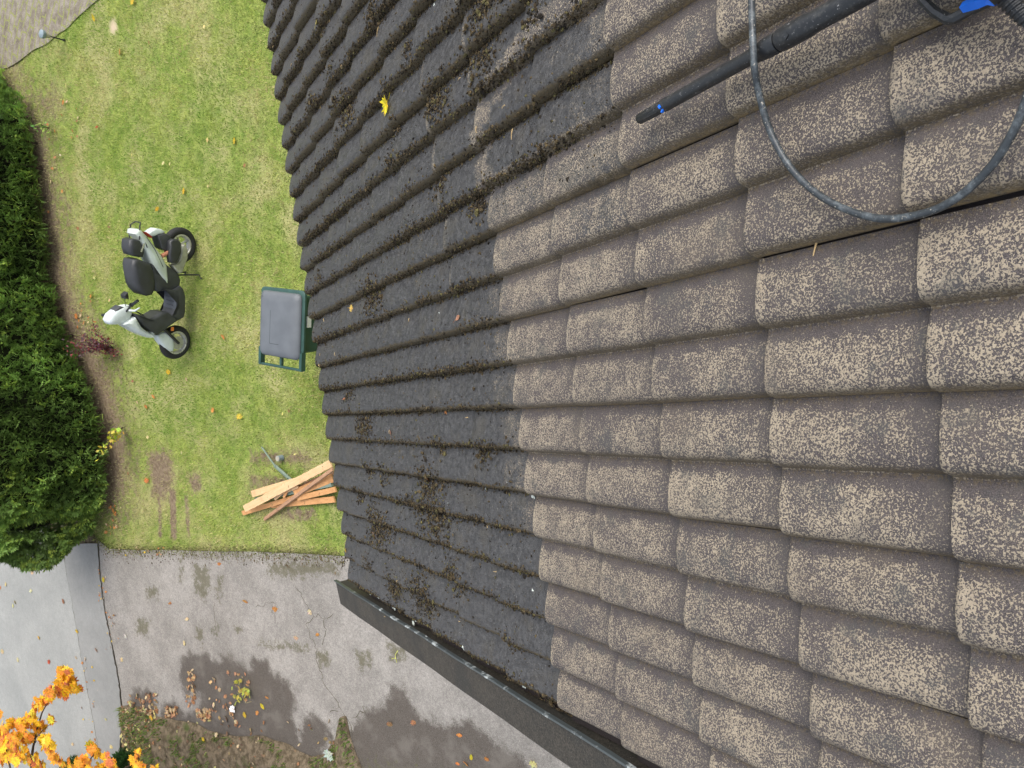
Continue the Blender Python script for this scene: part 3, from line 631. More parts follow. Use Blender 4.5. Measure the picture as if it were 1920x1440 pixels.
# pale lichen along the last roll and bird droppings
M_LICH = simple('lichen', (0.55, 0.60, 0.54), 0.85, 0.3, 80)
def splat(px, py, size, n=0.034, elong=1.0, k=5):
    w_, c_ = RP(px, py, n); q = []; rr = []
    for _ in range(k):
        a = w_ + random.gauss(0, size * 0.5) / PW; b = c_ + random.gauss(0, size * 0.7 * elong) / GC; q.append((a, b, float(prof(np.array(a - math.floor(a)))) - TH * (b - math.floor(b)) if a < 7 else -0.014)); rr.append(size * random.uniform(0.5, 1.15))
    q = np.array(q); return W3(q[:, 0], q[:, 1], q[:, 2]), np.array(rr)
for (px, py, sz, el, k) in ((782, 1165, .010, 2, 9), (733, 1140, .008, 2, 8), (770, 1168, .008, 2, 8), (868, 1212, .010, 3, 10), (842, 1198, .006, 3, 6), (800, 1172, .005, 2, 5), (915, 1241, .008, 2, 6), (975, 1287, .007, 1, 5), (705, 1122, .005, 2, 4), (690, 1116, .004, 1, 3), (1010, 1300, .004, 1, 3)):
    p_, r_ = splat(px, py, sz, 0.0, el, k); blobs('lichen', p_, r_, np.tile([0.55, 0.62, 0.55], (len(p_), 1)), M_LICH, 0.25).parent = roof
for (px, py, sz, k) in ((977, 936, .007, 4), (986, 1112, .006, 4), (993, 992, .007, 4), (812, 588, .005, 3), (889, 921, .004, 3), (944, 908, .004, 3), (792, 1120, .003, 2), (878, 262, .006, 4), (871, 283, .005, 3), (830, 397, .005, 3), (747, 551, .004, 3), (837, 944, .003, 2), (642, 816, .004, 2), (790, 1151, .004, 2), (797, 8, .005, 3), (932, 20, .005, 3)):
    p_, r_ = splat(px, py, sz, 0.034, 1.2, k); blobs('dropping', p_, r_ * 0.7, np.tile([0.5, 0.52, 0.5], (len(p_), 1)), M_LICH, 0.2).parent = roof

# ---------------------------------------------------------------- leaves and needles
def maple_outline(scale=1.0, kind=0, sd=0):
    rr = random.Random(sd)
    if kind == 0:      # lobed
        pts = [(0, -.5), (.12, -.22), (.38, -.34), (.34, -.12), (.56, -.02), (.40, .10), (.50, .34), (.26, .26), (.22, .42), (.10, .36), (0, .62)]
    else:              # plain oval
        pts = [(0, -.5), (.16, -.32), (.25, -.05), (.24, .2), (.12, .42), (0, .6)]
    full = pts + [(-x, y) for x, y in pts[1:-1][::-1]]
    return [(x * scale * rr.uniform(.88, 1.12), y * scale * rr.uniform(.9, 1.1)) for x, y in full]
def leaf_geo(mb, cen, size, rotm, col, kind=0, curl=0.25, stem=True):
    pts = maple_outline(size, kind, random.randrange(10 ** 6)); V_ = []; cx = random.uniform(-.5, 1) * curl
    def z(x, y): return cx * (x * x + 0.5 * y * y) / size - 0.12 * abs(x) * curl
    V_ = [(0, 0, z(0, 0))] + [(x, y, z(x, y)) for x, y in pts]
    V_ = [rotm @ Vector(p) + Vector(cen) for p in V_]; n_ = len(pts)
    c2 = tuple(c * random.uniform(.75, 1.1) for c in col)
    mb.add(V_, [(0, 1 + i, 1 + (i + 1) % n_) for i in range(n_)], [col] + [tuple(c * random.uniform(.75, 1.15) for c in col) for _ in pts])
    if stem:
        a = rotm @ Vector((0, -.5 * size, 0)) + Vector(cen); b = rotm @ Vector((.05 * size, -.95 * size, .04 * size)) + Vector(cen); mb.tube([a, b], 0.0012, 3, tuple(c * .7 for c in col), cap=False)
def rand_rot(tilt=0.25, base=None):
    e = Matrix.Rotation(random.uniform(0, 6.283), 3, 'Z'); t_ = Matrix.Rotation(random.gauss(0, tilt), 3, 'X') @ Matrix.Rotation(random.gauss(0, tilt), 3, 'Y')
    return (base @ t_ @ e) if base is not None else t_ @ e
ROOFM = Matrix([list(map(float, r_)) for r_ in M])
YEL = (0.62, 0.42, 0.03); PYEL = (0.62, 0.55, 0.22); ORA = (0.55, 0.22, 0.06); BRN = (0.30, 0.15, 0.07); PALE = (0.58, 0.45, 0.27); RED = (0.35, 0.08, 0.03)
def leaf_obj(loc, size, col, kind, base, label, cat, group, curl=0.3, stem=True, tilt=0.2):
    mb = MB(); leaf_geo(mb, (0, 0, 0), size, rand_rot(tilt, base), col, kind, curl, stem); o = mb.build('fallen_leaf', M_LEAF); o.location = tuple(map(float, loc)); tag(o, label, cat, group); return o
def on_roof(px, py, n=0.03, up=0.004):
    w_, c_ = RP(px, py, n)
    for _ in range(4):
        nn = roof_n(w_, c_) + up; w_, c_ = RP(px, py, nn)
    return W3(w_, c_, nn)
# the yellow maple leaf on the roof: two broad lobed halves folded at the midrib
mb = MB(); rt = ROOFM @ Matrix.Rotation(rad(200), 3, 'Z'); leaf_geo(mb, (0, 0, 0.004), 0.075, rt, (0.75, 0.60, 0.02), 0, 0.9)
lf = mb.build('fallen_leaf', M_LEAF); lf.location = tuple(on_roof(725, 198, up=0.010)); tag(lf, 'bright yellow maple leaf lying on the dark roof tiles', 'leaf', 'leaves on the roof')
for (px, py, sz, col, lab, kd) in ((658, 578, .042, (0.62, 0.42, 0.10), 'small curled ochre leaf on the dark tiles opposite the bin', 0), (803, 901, .040, (0.62, 0.27, 0.10), 'orange brown leaf caught on a moss clump mid roof', 1), (858, 596, .034, (0.40, 0.20, 0.12), 'narrow red brown leaf piece lying alone on dark tile', 1),
        (732, 812, .030, (0.30, 0.16, 0.10), 'thin brown leaf stalk near the eave edge of the roof', 1), (801, 1124, .034, (0.60, 0.32, 0.12), 'orange leaf scrap in the moss above the verge flashing', 1), (592, 42, .035, (0.60, 0.52, 0.16), 'pale yellow leaf scrap near the eave at the far end', 0),
        (647, 1032, .030, (0.65, 0.42, 0.03), 'tiny yellow leaf in the valley by the roof corner', 0), (702, 1006, .030, (0.50, 0.25, 0.12), 'small tan leaf beside the large moss clump near the corner', 1), (836, 775, .028, (0.55, 0.22, 0.06), 'small orange curled leaf in the straight valley', 1), (645, 748, .03, (0.40, 0.17, 0.08), 'small rusty leaf on moss close to the eave', 1)):
    leaf_obj(on_roof(px, py), sz, col, kd, ROOFM, lab, 'leaf', 'leaves on the roof', 0.6)
nd = MB(); M_NEED = vcol('dry_needle', 0.6, 0.3, 0.2)
NEED = [(708, 60, 1.0, 40), (546, 122, .7, 10), (512, 88, .5, 20), (960, 253, .9, 60), (861, 148, .5, 5), (944, 200, .5, 5), (628, 664, .5, 80), (598, 685, .5, 140), (730, 810, .5, 60), (929, 1072, .8, 5), (744, 1090, .6, 30), (914, 985, .5, 70), (721, 1156, .5, 5), (861, 1165, .4, 5), (1530, 464, 1.0, 60), (640, 125, .4, 50), (893, 243, .5, 70), (607, 600, .5, 100), (767, 600, .4, 70), (875, 783, .6, 0), (600, 665, .4, 60)]
for i, (px, py, L, a) in enumerate(NEED):
    mb = MB(); L *= 0.045; v1 = (ROOFM @ Matrix.Rotation(rad(a), 3, 'Z')) @ Vector((0, 1, 0)); v2 = (ROOFM @ Matrix.Rotation(rad(a + 14), 3, 'Z')) @ Vector((0, 1, 0)); up = ROOFM @ Vector((0, 0, 1))
    mb.tube([-v1 * L * .5, up * 0.002, v1 * L * .5], 0.0010, 4, (0.62, 0.45, 0.22)); mb.tube([-v1 * L * .5, v2 * L * .1 + up * 0.003, v2 * L * .42], 0.0009, 4, (0.50, 0.36, 0.18))
    o = mb.build('pine_needle', M_NEED); o.location = tuple(on_roof(px, py)); 
    lab = 'single golden pine needle on the washed tiles below the hose loop' if px == 1530 else 'dry tan pine needle pair lying on the dark unwashed roof tiles'
    tag(o, lab, 'pine needle', 'pine needles on the roof')
del nd
# scattered leaves on the ground
GL = [(42, 1066, YEL, 'r'), (60, 1073, PALE, 'r'), (10, 1096, PYEL, 'r'), (0, 1102, ORA, 'r'), (58, 1107, PALE, 'r'), (118, 1128, BRN, 'r'), (24, 1136, PYEL, 'r'), (28, 1130, PYEL, 'r'), (72, 1197, YEL, 'r'), (144, 1184, YEL, 'e'), (4, 1222, PALE, 'r'), (33, 1237, PALE, 'r'), (142, 1233, PALE, 'r'), (92, 1241, RED, 'r'), (180, 1220, ORA, 'e'), (159, 1236, PALE, 'e'),
      (193, 1087, YEL, 'd'), (411, 1057, ORA, 'd'), (228, 1237, PALE, 'd'), (460, 1128, ORA, 'd'), (516, 1142, ORA, 'd'), (581, 1148, PALE, 'd'), (319, 1131, BRN, 'd'), (595, 1190, ORA, 'd'), (555, 1197, PALE, 'd'), (350, 1161, PALE, 'd'), (345, 1206, PALE, 'd'), (500, 1308, ORA, 'd'), (492, 1325, YEL, 'd'), (482, 1337, ORA, 'd'), (458, 1341, YEL, 'd'), (775, 1355, BRN, 'd'), (731, 1358, BRN, 'd'), (861, 1379, ORA, 'd'), (883, 1420, YEL, 'd'), (873, 1432, ORA, 'd'), (912, 1424, ORA, 'd'), (858, 1432, ORA, 'd'), (1000, 1432, PYEL, 'd'),
      (208, 1400, PYEL, 'e'), (198, 1349, PYEL, 'e'), (136, 1395, PALE, 'r'), (235, 1193, (.6, .6, .6), 'd'), (448, 781, YEL, 'l'), (175, 34, YEL, 'l'), (248, 2, YEL, 'l'), (439, 264, YEL, 'l'), (181, 238, RED, 'l'), (247, 291, PYEL, 'l'), (306, 306, PYEL, 'l'), (388, 262, PYEL, 'l'), (279, 80, BRN, 'l'), (399, 769, ORA, 'l'), (287, 744, ORA, 'l'), (418, 632, ORA, 'l'), (315, 697, YEL, 'l'), (349, 711, PALE, 'l'), (142, 593, ORA, 'l'), (232, 352, PYEL, 'l'), (318, 307, PYEL, 'l'), (382, 50, PYEL, 'l'), (294, 392, YEL, 'l'), (344, 358, YEL, 'l'), (205, 563, PALE, 'l'), (170, 556, ORA, 'l'), (132, 652, ORA, 'l'),
      (270, 1330, PYEL, 'b'), (283, 1345, YEL, 'b'), (290, 1382, YEL, 'b'), (271, 1386, PYEL, 'b'), (247, 1403, PYEL, 'b'), (243, 1320, PYEL, 'b'), (405, 1378, PALE, 'b'), (381, 1386, YEL, 'b'), (448, 1425, PYEL, 'b')]
k_ = 0
while k_ < 22:      # small pale leaves and scraps scattered over the lawn and beside the hedge
    if k_ % 2: px, py = random.uniform(110, 600), random.uniform(60, 1000)
    else: px = random.uniform(0, 60); py = random.uniform(180, 960); px += np.interp(py, [100, 300, 560, 700, 860, 960], [40, 95, 130, 205, 235, 200])
    if sdf_poly(np.array([G(px, py)[:2]]), lawn_poly)[0][0] > -0.05: continue
    if px > 480 + (py / 1000) * 120: continue
    GL.append((px, py, random.choice([PALE, PYEL, ORA, BRN, BRN]), 'l')); k_ += 1
LAB = {'r': 'small autumn leaf lying on the pale grey road beyond the hedge end', 'e': 'autumn leaf lying on the darker strip of asphalt along the road', 'd': 'autumn leaf lying on the old driveway asphalt', 'l': 'small autumn leaf or scrap lying on the green lawn', 'b': 'yellowish leaf lying on the weedy bank beside the driveway'}
ZL = {'r': .03, 'e': .034, 'd': .022, 'l': .03, 'b': .09}
for (px, py, col, wh) in GL:
    small = wh == 'l' and col in (PYEL, PALE, BRN); sz = random.uniform(.04, .06) if small else random.uniform(.065, .095)
    col = tuple(c * random.uniform(.85, 1.1) for c in col)
    leaf_obj(G(px, py, ZL[wh]), sz, col, random.choice([0, 0, 1]), None, LAB[wh], 'leaf', {'r': 'leaves on the road', 'e': 'leaves on the road edge', 'd': 'leaves on the driveway', 'l': 'leaves on the lawn', 'b': 'leaves on the bank'}[wh], 0.4, False)
# leaf litter drifts: too many and too tangled to count
def litter(name, polys, n, cols, z, label, smin=.03, smax=.07):
    mb = MB(); k = 0
    while k < n:
        poly, (ax, ay, bx, by) = random.choice(polys); px, py = random.uniform(ax, bx), random.uniform(ay, by)
        P_ = G(px, py, z)
        if poly is not None and sdf_poly(np.array([P_[:2]]), poly)[0][0] > 0: continue
        col = random.choice(cols); s_ = random.uniform(.8, 1.2)
        zb = float(bank_z(np.array([P_[:2]]))[0]) if name == 'bank_litter' and sdf_poly(np.array([P_[:2]]), bank_poly)[0][0] < 0 else 0
        leaf_geo(mb, P_ + np.array([0, 0, zb + random.uniform(0, .012)]), random.uniform(smin, smax), rand_rot(.3), tuple(c * s_ for c in col), random.choice([0, 0, 1]), .5, False); k += 1
    o = mb.build(name, M_LEAF); tag(o, label, 'leaves', kind='stuff'); return o
litter('leaf_drift', [(None, (350, 1255, 366, 1325)), (gpoly([(392, 1262), (425, 1255), (470, 1258), (470, 1310), (440, 1330), (462, 1355), (440, 1368), (405, 1340), (390, 1320)]), (385, 1250, 475, 1370)), (gpoly([(392, 1262), (425, 1255), (470, 1258), (470, 1310), (440, 1330), (462, 1355), (440, 1368), (405, 1340), (390, 1320)]), (385, 1250, 475, 1370)), (None, (310, 1325, 335, 1345)), (None, (370, 1330, 395, 1350))],
       210, [BRN, (0.38, 0.2, 0.11), (0.46, 0.26, 0.13), PALE, (0.5, 0.33, 0.15)], .024, 'brown wet leaf drift on the dark stain of the driveway')
litter('bank_litter', [(None, (228, 1322, 300, 1400)), (None, (228, 1322, 300, 1400)), (None, (300, 1350, 640, 1440)), (None, (240, 1300, 296, 1340))], 330, [BRN, BRN, (0.30, .2, .11), PALE, PYEL, (0.3, .22, .1), (0.2, .12, .07)], .024, 'brown and yellow leaf litter on the weedy bank', .03, .06)
litter('hedge_litter', [(None, (195, 945, 222, 1000)), (None, (88, 180, 150, 480)), (None, (140, 560, 180, 640))], 60, [ORA, BRN, (0.45, .2, .08), PALE], .02, 'rusty leaf litter along the foot of the hedge', .03, .06)
litter('edge_litter', [(None, (185, 1040, 200, 1150)), (None, (200, 1150, 222, 1220)), (None, (215, 1026, 310, 1042)), (None, (150, 1240, 185, 1400))], 70, [ORA, PALE, BRN, YEL], .03, 'small leaves gathered along the driveway and road seams', .02, .045)
# yellow green leaf cluster with a stalk on the wet patch
mb = MB()
for _ in range(22):
    p_ = G(random.gauss(455, 8), random.gauss(1297, 11), .03); leaf_geo(mb, p_ - G(455, 1297, 0) + np.array([0, 0, random.uniform(0, .04)]), random.uniform(.05, .08), rand_rot(.45), (0.48 * random.uniform(.7, 1.1), 0.46 * random.uniform(.7, 1.1), .07), 0, .5, False)
mb.tube([(0.05, 0, .02), (0.12, .10, .05), (0.10, .19, .03)], .002, 4, (.4, .35, .15))
o = mb.build('leafy_twig', M_LEAF); o.location = tuple(G(455, 1297, 0.014)); tag(o, 'yellow green leafy twig lying on the brown leaf drift', 'twig')
mb = MB(); P0 = G(740, 1232, .02)
mb.tube([G(746, 1220, .02) - P0, G(741, 1228, .03) - P0, G(742, 1235, .03) - P0, G(744, 1242, .02) - P0], .0045, 5, (.60, .62, .18)); mb.tube([G(741, 1234, .03) - P0, G(735, 1235, .02) - P0], .004, 5, (.60, .62, .18))
o = mb.build('twig', M_LEAF); o.location = tuple(P0); tag(o, 'pale green forked twig on the driveway beside the verge flashing', 'twig')
cr = []; 
for a, b in zip(ed[:-2], ed[1:-1]):
    L = np.linalg.norm(b - a); k = int(L * 260); tt = rng.random(k)[:, None]; q_ = a + (b - a) * tt; q_[:, 0] += np.abs(rng.normal(0, .09, k)); cr.append(q_)
q_ = np.vstack(cr); n = len(q_); gd = blobs('driveway_dirt', np.column_stack([q_, np.full(n, .016)]), rng.gamma(2, .0022, n) + .002, np.array([[.10, .075, .045]]) * rng.uniform(.5, 1.8, (n, 1)), M_MOSS, .5); tag(gd, 'crumbs of soil strewn along the lawn edge of the driveway', 'dirt', kind='stuff')
M_PAPER = simple('litter_paper', (.75, .76, .76), .7, .1)
mb = MB(); 
for _ in range(5): mb.box((random.uniform(-.03, .03), random.uniform(-.03, .03), random.uniform(.0, .02)), (.05, .035, .006), Matrix.Rotation(random.uniform(-.6, .6), 3, 'X') @ Matrix.Rotation(random.uniform(0, 3), 3, 'Z'))
o = mb.build('crumpled_paper', M_PAPER); o.location = tuple(G(436, 1328, .03)); tag(o, 'small crumpled white paper on the leaf drift', 'litter')
mb = MB(); leaf_geo(mb, (0, 0, 0), .16, rand_rot(.2), (.45, .52, .42), 0, .3); o = mb.build('fallen_leaf', M_LEAF); o.location = tuple(G(615, 1416, .11)); tag(o, 'large pale grey green leaf on the bank near the crack', 'leaf')

# ---------------------------------------------------------------- hedge
HB = [(-40, 70), (20, 150), (66, 215), (86, 300), (96, 400), (108, 520), (135, 600), (172, 690), (200, 775), (216, 850), (212, 915), (190, 950)]
hb = np.array([G(*q)[:2] for q in HB]); hedge = empty('hedge', (*hb[6], 0)); tag(hedge, 'tall dark green cedar hedge along the far side of the lawn', 'hedge')
seg = np.linalg.norm(np.diff(hb, axis=0), axis=1); cum = np.concatenate([[0], np.cumsum(seg)])
def hfront(t_): return np.array([np.interp(t_, cum, hb[:, 0]), np.interp(t_, cum, hb[:, 1])])
HH = 1.75; DEP = 1.15
def hnorm(t_):
    a = hfront(max(0, t_ - .4)); b = hfront(min(cum[-1], t_ + .4)); e = (b - a) / np.linalg.norm(b - a); return e, np.array([e[1], -e[0]])
mb_core = MB(); Vh = []; Ch = []
def spray(p, outd, size, col):
    """flat drooping fan of cedar foliage"""
    o_ = Vector(outd); ax = (o_ + Vector((random.gauss(0, .35), random.gauss(0, .35), random.uniform(-.1, .75)))).normalized(); sd_ = ax.cross(Vector((random.gauss(0, 1), random.gauss(0, 1), random.gauss(0, 1)))).normalized(); nn = ax.cross(sd_)
    p = Vector(p)
    for k in range(7):
        a = (k - 3) * .33 + random.gauss(0, .08); L = size * (1 - .10 * abs(k - 3)) * random.uniform(.75, 1.15); d_ = (ax * math.cos(a) + sd_ * math.sin(a)); w_ = (sd_ * math.cos(a) - ax * math.sin(a)) * size * .085
        st = p + d_ * size * .12; md_ = st + d_ * L * .6 + nn * size * .04; tip = st + d_ * L - Vector((0, 0, size * .10)); f = random.uniform(.8, 1.25)
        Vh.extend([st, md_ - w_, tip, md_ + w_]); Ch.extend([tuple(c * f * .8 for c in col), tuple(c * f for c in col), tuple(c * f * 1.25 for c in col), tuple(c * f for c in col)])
def hedge_pt():
    t_ = random.uniform(0, cum[-1] + 1.0); t_ = t_ if random.random() < .85 else random.uniform(cum[-1] - .3, cum[-1] + 1.0); z = random.uniform(0.04, HH)
    if t_ <= cum[-1]:
        q = hfront(t_); e, nn = hnorm(t_)
        o3 = (-nn[0], -nn[1]) 
        nrm_out = np.array([-nn[0], -nn[1]]); 
        if nrm_out[1] < 0: nrm_out = -nrm_out
        bul = 0.10 * vnoise(np.array([t_]), np.array([z]), 1.8, 3, 3)[0] + 0.05 * vnoise(np.array([t_]), np.array([z]), 5, 7, 2)[0] - .10 * (z / HH) + .04 - (0.18 if z < .12 else 0)
        return q + nrm_out * bul, z, nrm_out
    else:      # rounded end of the hedge
        a = (t_ - cum[-1]) / 1.0 * math.pi * 0.62; q0 = hfront(cum[-1]); e, nn = hnorm(cum[-1]); out = np.array([-nn[0], -nn[1]]); out = out if out[1] > 0 else -out; e = np.array([0.95, -0.3]) 
        c0 = q0 - out * .55; dirv = out * math.cos(a) + e * math.sin(a); bulge = 0.62 + .12 * vnoise(np.array([a * 2]), np.array([z]), 2, 5)[0] + .22 * math.exp(-((z - .8) / .45) ** 2) - (.2 if z < .15 else 0)
        return c0 + dirv * bulge, z, dirv
for _ in range(19000):
    q, z, o2 = hedge_pt(); dpt = abs(random.gauss(0, .07)); p = (q[0] - o2[0] * dpt, q[1] - o2[1] * dpt, z)
    tone = 0.5 + .6 * vnoise(np.array([p[0] * 1.0]), np.array([p[2] + p[1]]), 1.6, 2)[0]; yel = random.random() < .25
    cl = vnoise(np.array([q[0] * 1.0]), np.array([z + q[1]]), 4.5, 12, 2)[0]
    p = (p[0] + o2[0] * .14 * cl, p[1] + o2[1] * .14 * cl, p[2])
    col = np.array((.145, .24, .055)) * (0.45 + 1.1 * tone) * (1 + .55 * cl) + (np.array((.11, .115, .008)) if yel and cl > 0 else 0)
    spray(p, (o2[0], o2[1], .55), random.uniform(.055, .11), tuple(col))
for _ in range(3500):     # top of the hedge
    t_ = random.uniform(0, cum[-1]); q = hfront(t_); e, nn = hnorm(t_); out = np.array([-nn[0], -nn[1]]); out = out if out[1] > 0 else -out; dd = random.uniform(0, DEP)
    spray((q[0] - out[0] * dd, q[1] - out[1] * dd, HH + random.gauss(0, .05)), (random.gauss(0, .3), random.gauss(0, .3), 1), random.uniform(.06, .11), (.045, .09, .016))
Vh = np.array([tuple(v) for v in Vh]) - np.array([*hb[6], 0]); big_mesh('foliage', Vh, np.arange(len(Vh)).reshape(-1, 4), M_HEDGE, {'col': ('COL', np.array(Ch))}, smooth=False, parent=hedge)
del Ch
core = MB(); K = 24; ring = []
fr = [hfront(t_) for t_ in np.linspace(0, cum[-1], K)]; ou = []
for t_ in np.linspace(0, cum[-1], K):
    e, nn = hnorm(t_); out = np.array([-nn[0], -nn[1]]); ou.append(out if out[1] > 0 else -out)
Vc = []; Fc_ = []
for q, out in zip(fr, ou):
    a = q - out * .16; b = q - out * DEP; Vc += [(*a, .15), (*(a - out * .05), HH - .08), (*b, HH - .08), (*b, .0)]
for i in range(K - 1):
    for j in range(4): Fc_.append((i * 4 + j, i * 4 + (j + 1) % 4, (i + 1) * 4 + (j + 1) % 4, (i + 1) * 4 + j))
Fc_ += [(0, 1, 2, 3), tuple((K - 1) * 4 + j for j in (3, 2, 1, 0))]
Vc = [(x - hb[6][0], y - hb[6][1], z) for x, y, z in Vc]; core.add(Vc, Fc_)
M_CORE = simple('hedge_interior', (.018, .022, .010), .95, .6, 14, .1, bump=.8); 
qe = hfront(cum[-1]); oe = ou[-1]; ec = qe - oe * .55 - hb[6]; V_ = []; Ff = []
for i in range(7):
    z = .12 + (HH - .25) * i / 6; rr_ = .42 + .16 * math.exp(-((z - .8) / .45) ** 2) - (.15 if i == 6 else 0)
    V_ += [(ec[0] + rr_ * math.cos(2 * math.pi * j / 16), ec[1] + rr_ * math.sin(2 * math.pi * j / 16), z) for j in range(16)]
for i in range(6):
    for j in range(16): Ff.append((i * 16 + j, i * 16 + (j + 1) % 16, (i + 1) * 16 + (j + 1) % 16, (i + 1) * 16 + j))
Ff.append(tuple(96 + j for j in range(16))); core.add(V_, Ff)
core.build('dark_core', M_CORE, hedge)  # solid dark core added inside the hedge, filling gaps behind the sprays
for t_ in np.arange(.25, cum[-1], .42):
    q = hfront(t_); e, nn = hnorm(t_); out = np.array([-nn[0], -nn[1]]); out = out if out[1] > 0 else -out; q = q - out * .12 - hb[6]; tk = MB(); tk.tube([(q[0], q[1], -.02), (q[0] + random.gauss(0, .02), q[1], .5)], [.022, .015], 6); tk.build('stem', M_BARK, hedge)

# ---------------------------------------------------------------- small shrubs
def twiggy(name, base, tips, leafn, leafsize, cols, mat_l, label, cat, kind=1, group=None, spread=.05):
    o = empty(name, tuple(base)); tag(o, label, cat, group); st = MB(); lf_ = MB(); b0 = np.array(base)
    for tp in tips:
        tp = np.array(tp) - b0; mid = tp * .5 + np.array([random.gauss(0, .03), random.gauss(0, .03), .05]); st.tube([(0, 0, 0), mid, tp], [.006, .004, .002], 5)
        for _ in range(leafn):
            f = random.uniform(.25, 1.0); p = (mid * (f / .5) if f < .5 else mid + (tp - mid) * ((f - .5) / .5)) + np.array([random.gauss(0, spread) for _ in range(3)])
            leaf_geo(lf_, p, leafsize * random.uniform(.7, 1.3), rand_rot(.6), tuple(c * random.uniform(.7, 1.3) for c in random.choice(cols)), kind, .4, False)
    st.build('stem', M_BARK, o); lf_.build('foliage', mat_l, o); return o
def T(px, py, z): return tuple(G(px, py, z))
twiggy('red_shrub', T(212, 652, 0), [T(150, 625, .5), T(128, 640, .5), T(122, 655, .45), T(135, 662, .4), T(165, 632, .4), T(172, 600, .45), T(205, 640, .2), T(222, 655, .12), T(190, 655, .25), T(160, 655, .35), T(150, 645, .45), T(175, 640, .35), T(185, 650, .3), T(140, 650, .4), T(200, 660, .15)], 60, .034,
       [(.16, .045, .055), (.14, .06, .07), (.24, .05, .05), (.13, .075, .075)], M_LEAF, 'dark red leaved shrub growing out at the foot of the hedge', 'shrub', 1, None, .035)
twiggy('yellow_sapling', T(232, 800, 0), [T(222, 810, .25), T(208, 822, .35), T(195, 838, .45), T(203, 850, .40), T(185, 855, .5)], 11, .055, [(.50, .48, .06), (.40, .45, .05), (.62, .55, .10)], M_LEAF, 'young sapling with yellow green leaves in front of the hedge', 'sapling', 0, None, .03)
twiggy('green_sprout', T(92, 240, 0), [T(62, 236, .25), T(75, 240, .2), T(80, 228, .2), T(85, 250, .15)], 9, .045, [(.20, .33, .06), (.26, .40, .08)], M_LEAF, 'light green weed sprouting beside the upper end of the hedge', 'weed', 1, None, .03)
# low dark evergreen below the maple
def evergreen(name, cen, rx, ry, rz_, label, nsp):
    global Vh, Ch
    o = empty(name, tuple(cen)); tag(o, label, 'shrub'); Vh = []; Ch = []
    for _ in range(nsp):
        u = random.uniform(-1, 1); a = random.uniform(0, 6.283); s_ = math.sqrt(1 - u * u); d_ = np.array([s_ * math.cos(a), s_ * math.sin(a), abs(u)]); p = d_ * np.array([rx, ry, rz_]) * random.uniform(.7, 1.05)
        spray(p, d_, random.uniform(.06, .11), tuple(np.array((.020, .055, .012)) * random.uniform(.6, 1.8)))
    V_ = np.array([tuple(v) for v in Vh]); big_mesh('foliage', V_, np.arange(len(V_)).reshape(-1, 4), M_HEDGE, {'col': ('COL', np.array(Ch))}, smooth=False, parent=o)
    st = MB()
    for _ in range(9):
        a = random.uniform(0, 6.283); st.tube([(0, 0, -.02), (math.cos(a) * rx * .5, math.sin(a) * ry * .5, rz_ * .5)], [.02, .008], 5)
    st.build('stem', M_BARK, o)
evergreen('evergreen_shrub', G(262, 1452, 0), .42, .40, .55, 'low dark evergreen shrub under the orange maple branches', 1500)
evergreen('evergreen_shrub', G(160, 1470, 0), .45, .35, .45, 'dark evergreen shrub at the frame edge beside the road, behind maple leaves', 1200)

# ---------------------------------------------------------------- maple tree reaching in at the corner
mz = 2.3
maple = empty('maple_tree', (G(60, 1620, 0)[0], G(60, 1620, 0)[1], 0)); tag(maple, 'maple tree with orange and yellow autumn leaves at the lower corner', 'tree'); mo = np.array(maple.location)
CLU = [(118, 1262, 12, 17), (128, 1275, 14, 20), (112, 1288, 12, 16), (138, 1290, 9, 10), (95, 1298, 10, 12), (88, 1308, 9, 9), (75, 1318, 9, 10), (65, 1325, 6, 7), (122, 1298, 10, 10),
       (60, 1350, 14, 14), (75, 1365, 16, 20), (40, 1362, 14, 16), (20, 1355, 10, 12), (5, 1370, 12, 14), (95, 1350, 6, 6), (25, 1385, 18, 30), (50, 1385, 12, 14), (85, 1390, 13, 18), (10, 1410, 20, 34), (35, 1420, 16, 24), (60, 1425, 14, 16), (92, 1400, 8, 7), (75, 1435, 12, 12),
       (100, 1420, 9, 8), (115, 1430, 7, 7), (172, 1400, 8, 9), (178, 1412, 10, 12), (160, 1425, 8, 8), (150, 1432, 7, 6), (200, 1422, 9, 8), (208, 1432, 8, 7), (260, 1413, 7, 3), (252, 1425, 7, 3), (262, 1436, 9, 5), (292, 1440, 8, 3), (130, 1445, 16, 10), (185, 1448, 20, 14), (0, 1340, 6, 3)]
for _ in range(40): CLU.append((random.uniform(-160, 260), random.uniform(1450, 1680), 22, 14))
for _ in range(10): CLU.append((random.uniform(-160, -10), random.uniform(1350, 1450), 20, 14))
lm = MB()
for (px, py, r_, k) in CLU:
    zc = mz + random.uniform(-.15, .2)
    for _ in range(int(k * 1.9)):
        p = G(px + random.gauss(0, r_ * .45), py + random.gauss(0, r_ * .45), zc + random.gauss(0, .09)) - mo
        y_ = random.random(); col = (0.78, 0.46 * random.uniform(.8, 1.15), 0.02) if y_ < .5 else ((0.72, 0.27 * random.uniform(.8, 1.25), 0.03) if y_ < .85 else ((0.55, 0.15, 0.05) if y_ < .93 else (0.68, 0.58, 0.05)))
        leaf_geo(lm, p, random.uniform(.065, .115), rand_rot(.38), col, 0, .5, False)
lm.build('crown', M_LEAF, maple)
br = MB()
def brc(L, r0, r1):
    P_ = [G(px, py, z) - mo for px, py, z in L]; P_ = [P_[0]] + [p + np.random.default_rng(i).normal(0, .006, 3) for i, p in enumerate(P_[1:])]; n_ = len(P_); br.tube(P_, [r0 + (r1 - r0) * i / (n_ - 1) for i in range(n_)], 6)
top = (60, 1560, 2.1)
brc([top, (60, 1420, mz), (62, 1400, mz), (70, 1365, mz), (80, 1335, mz), (95, 1310, mz + .05), (118, 1280, mz)], .018, .003)
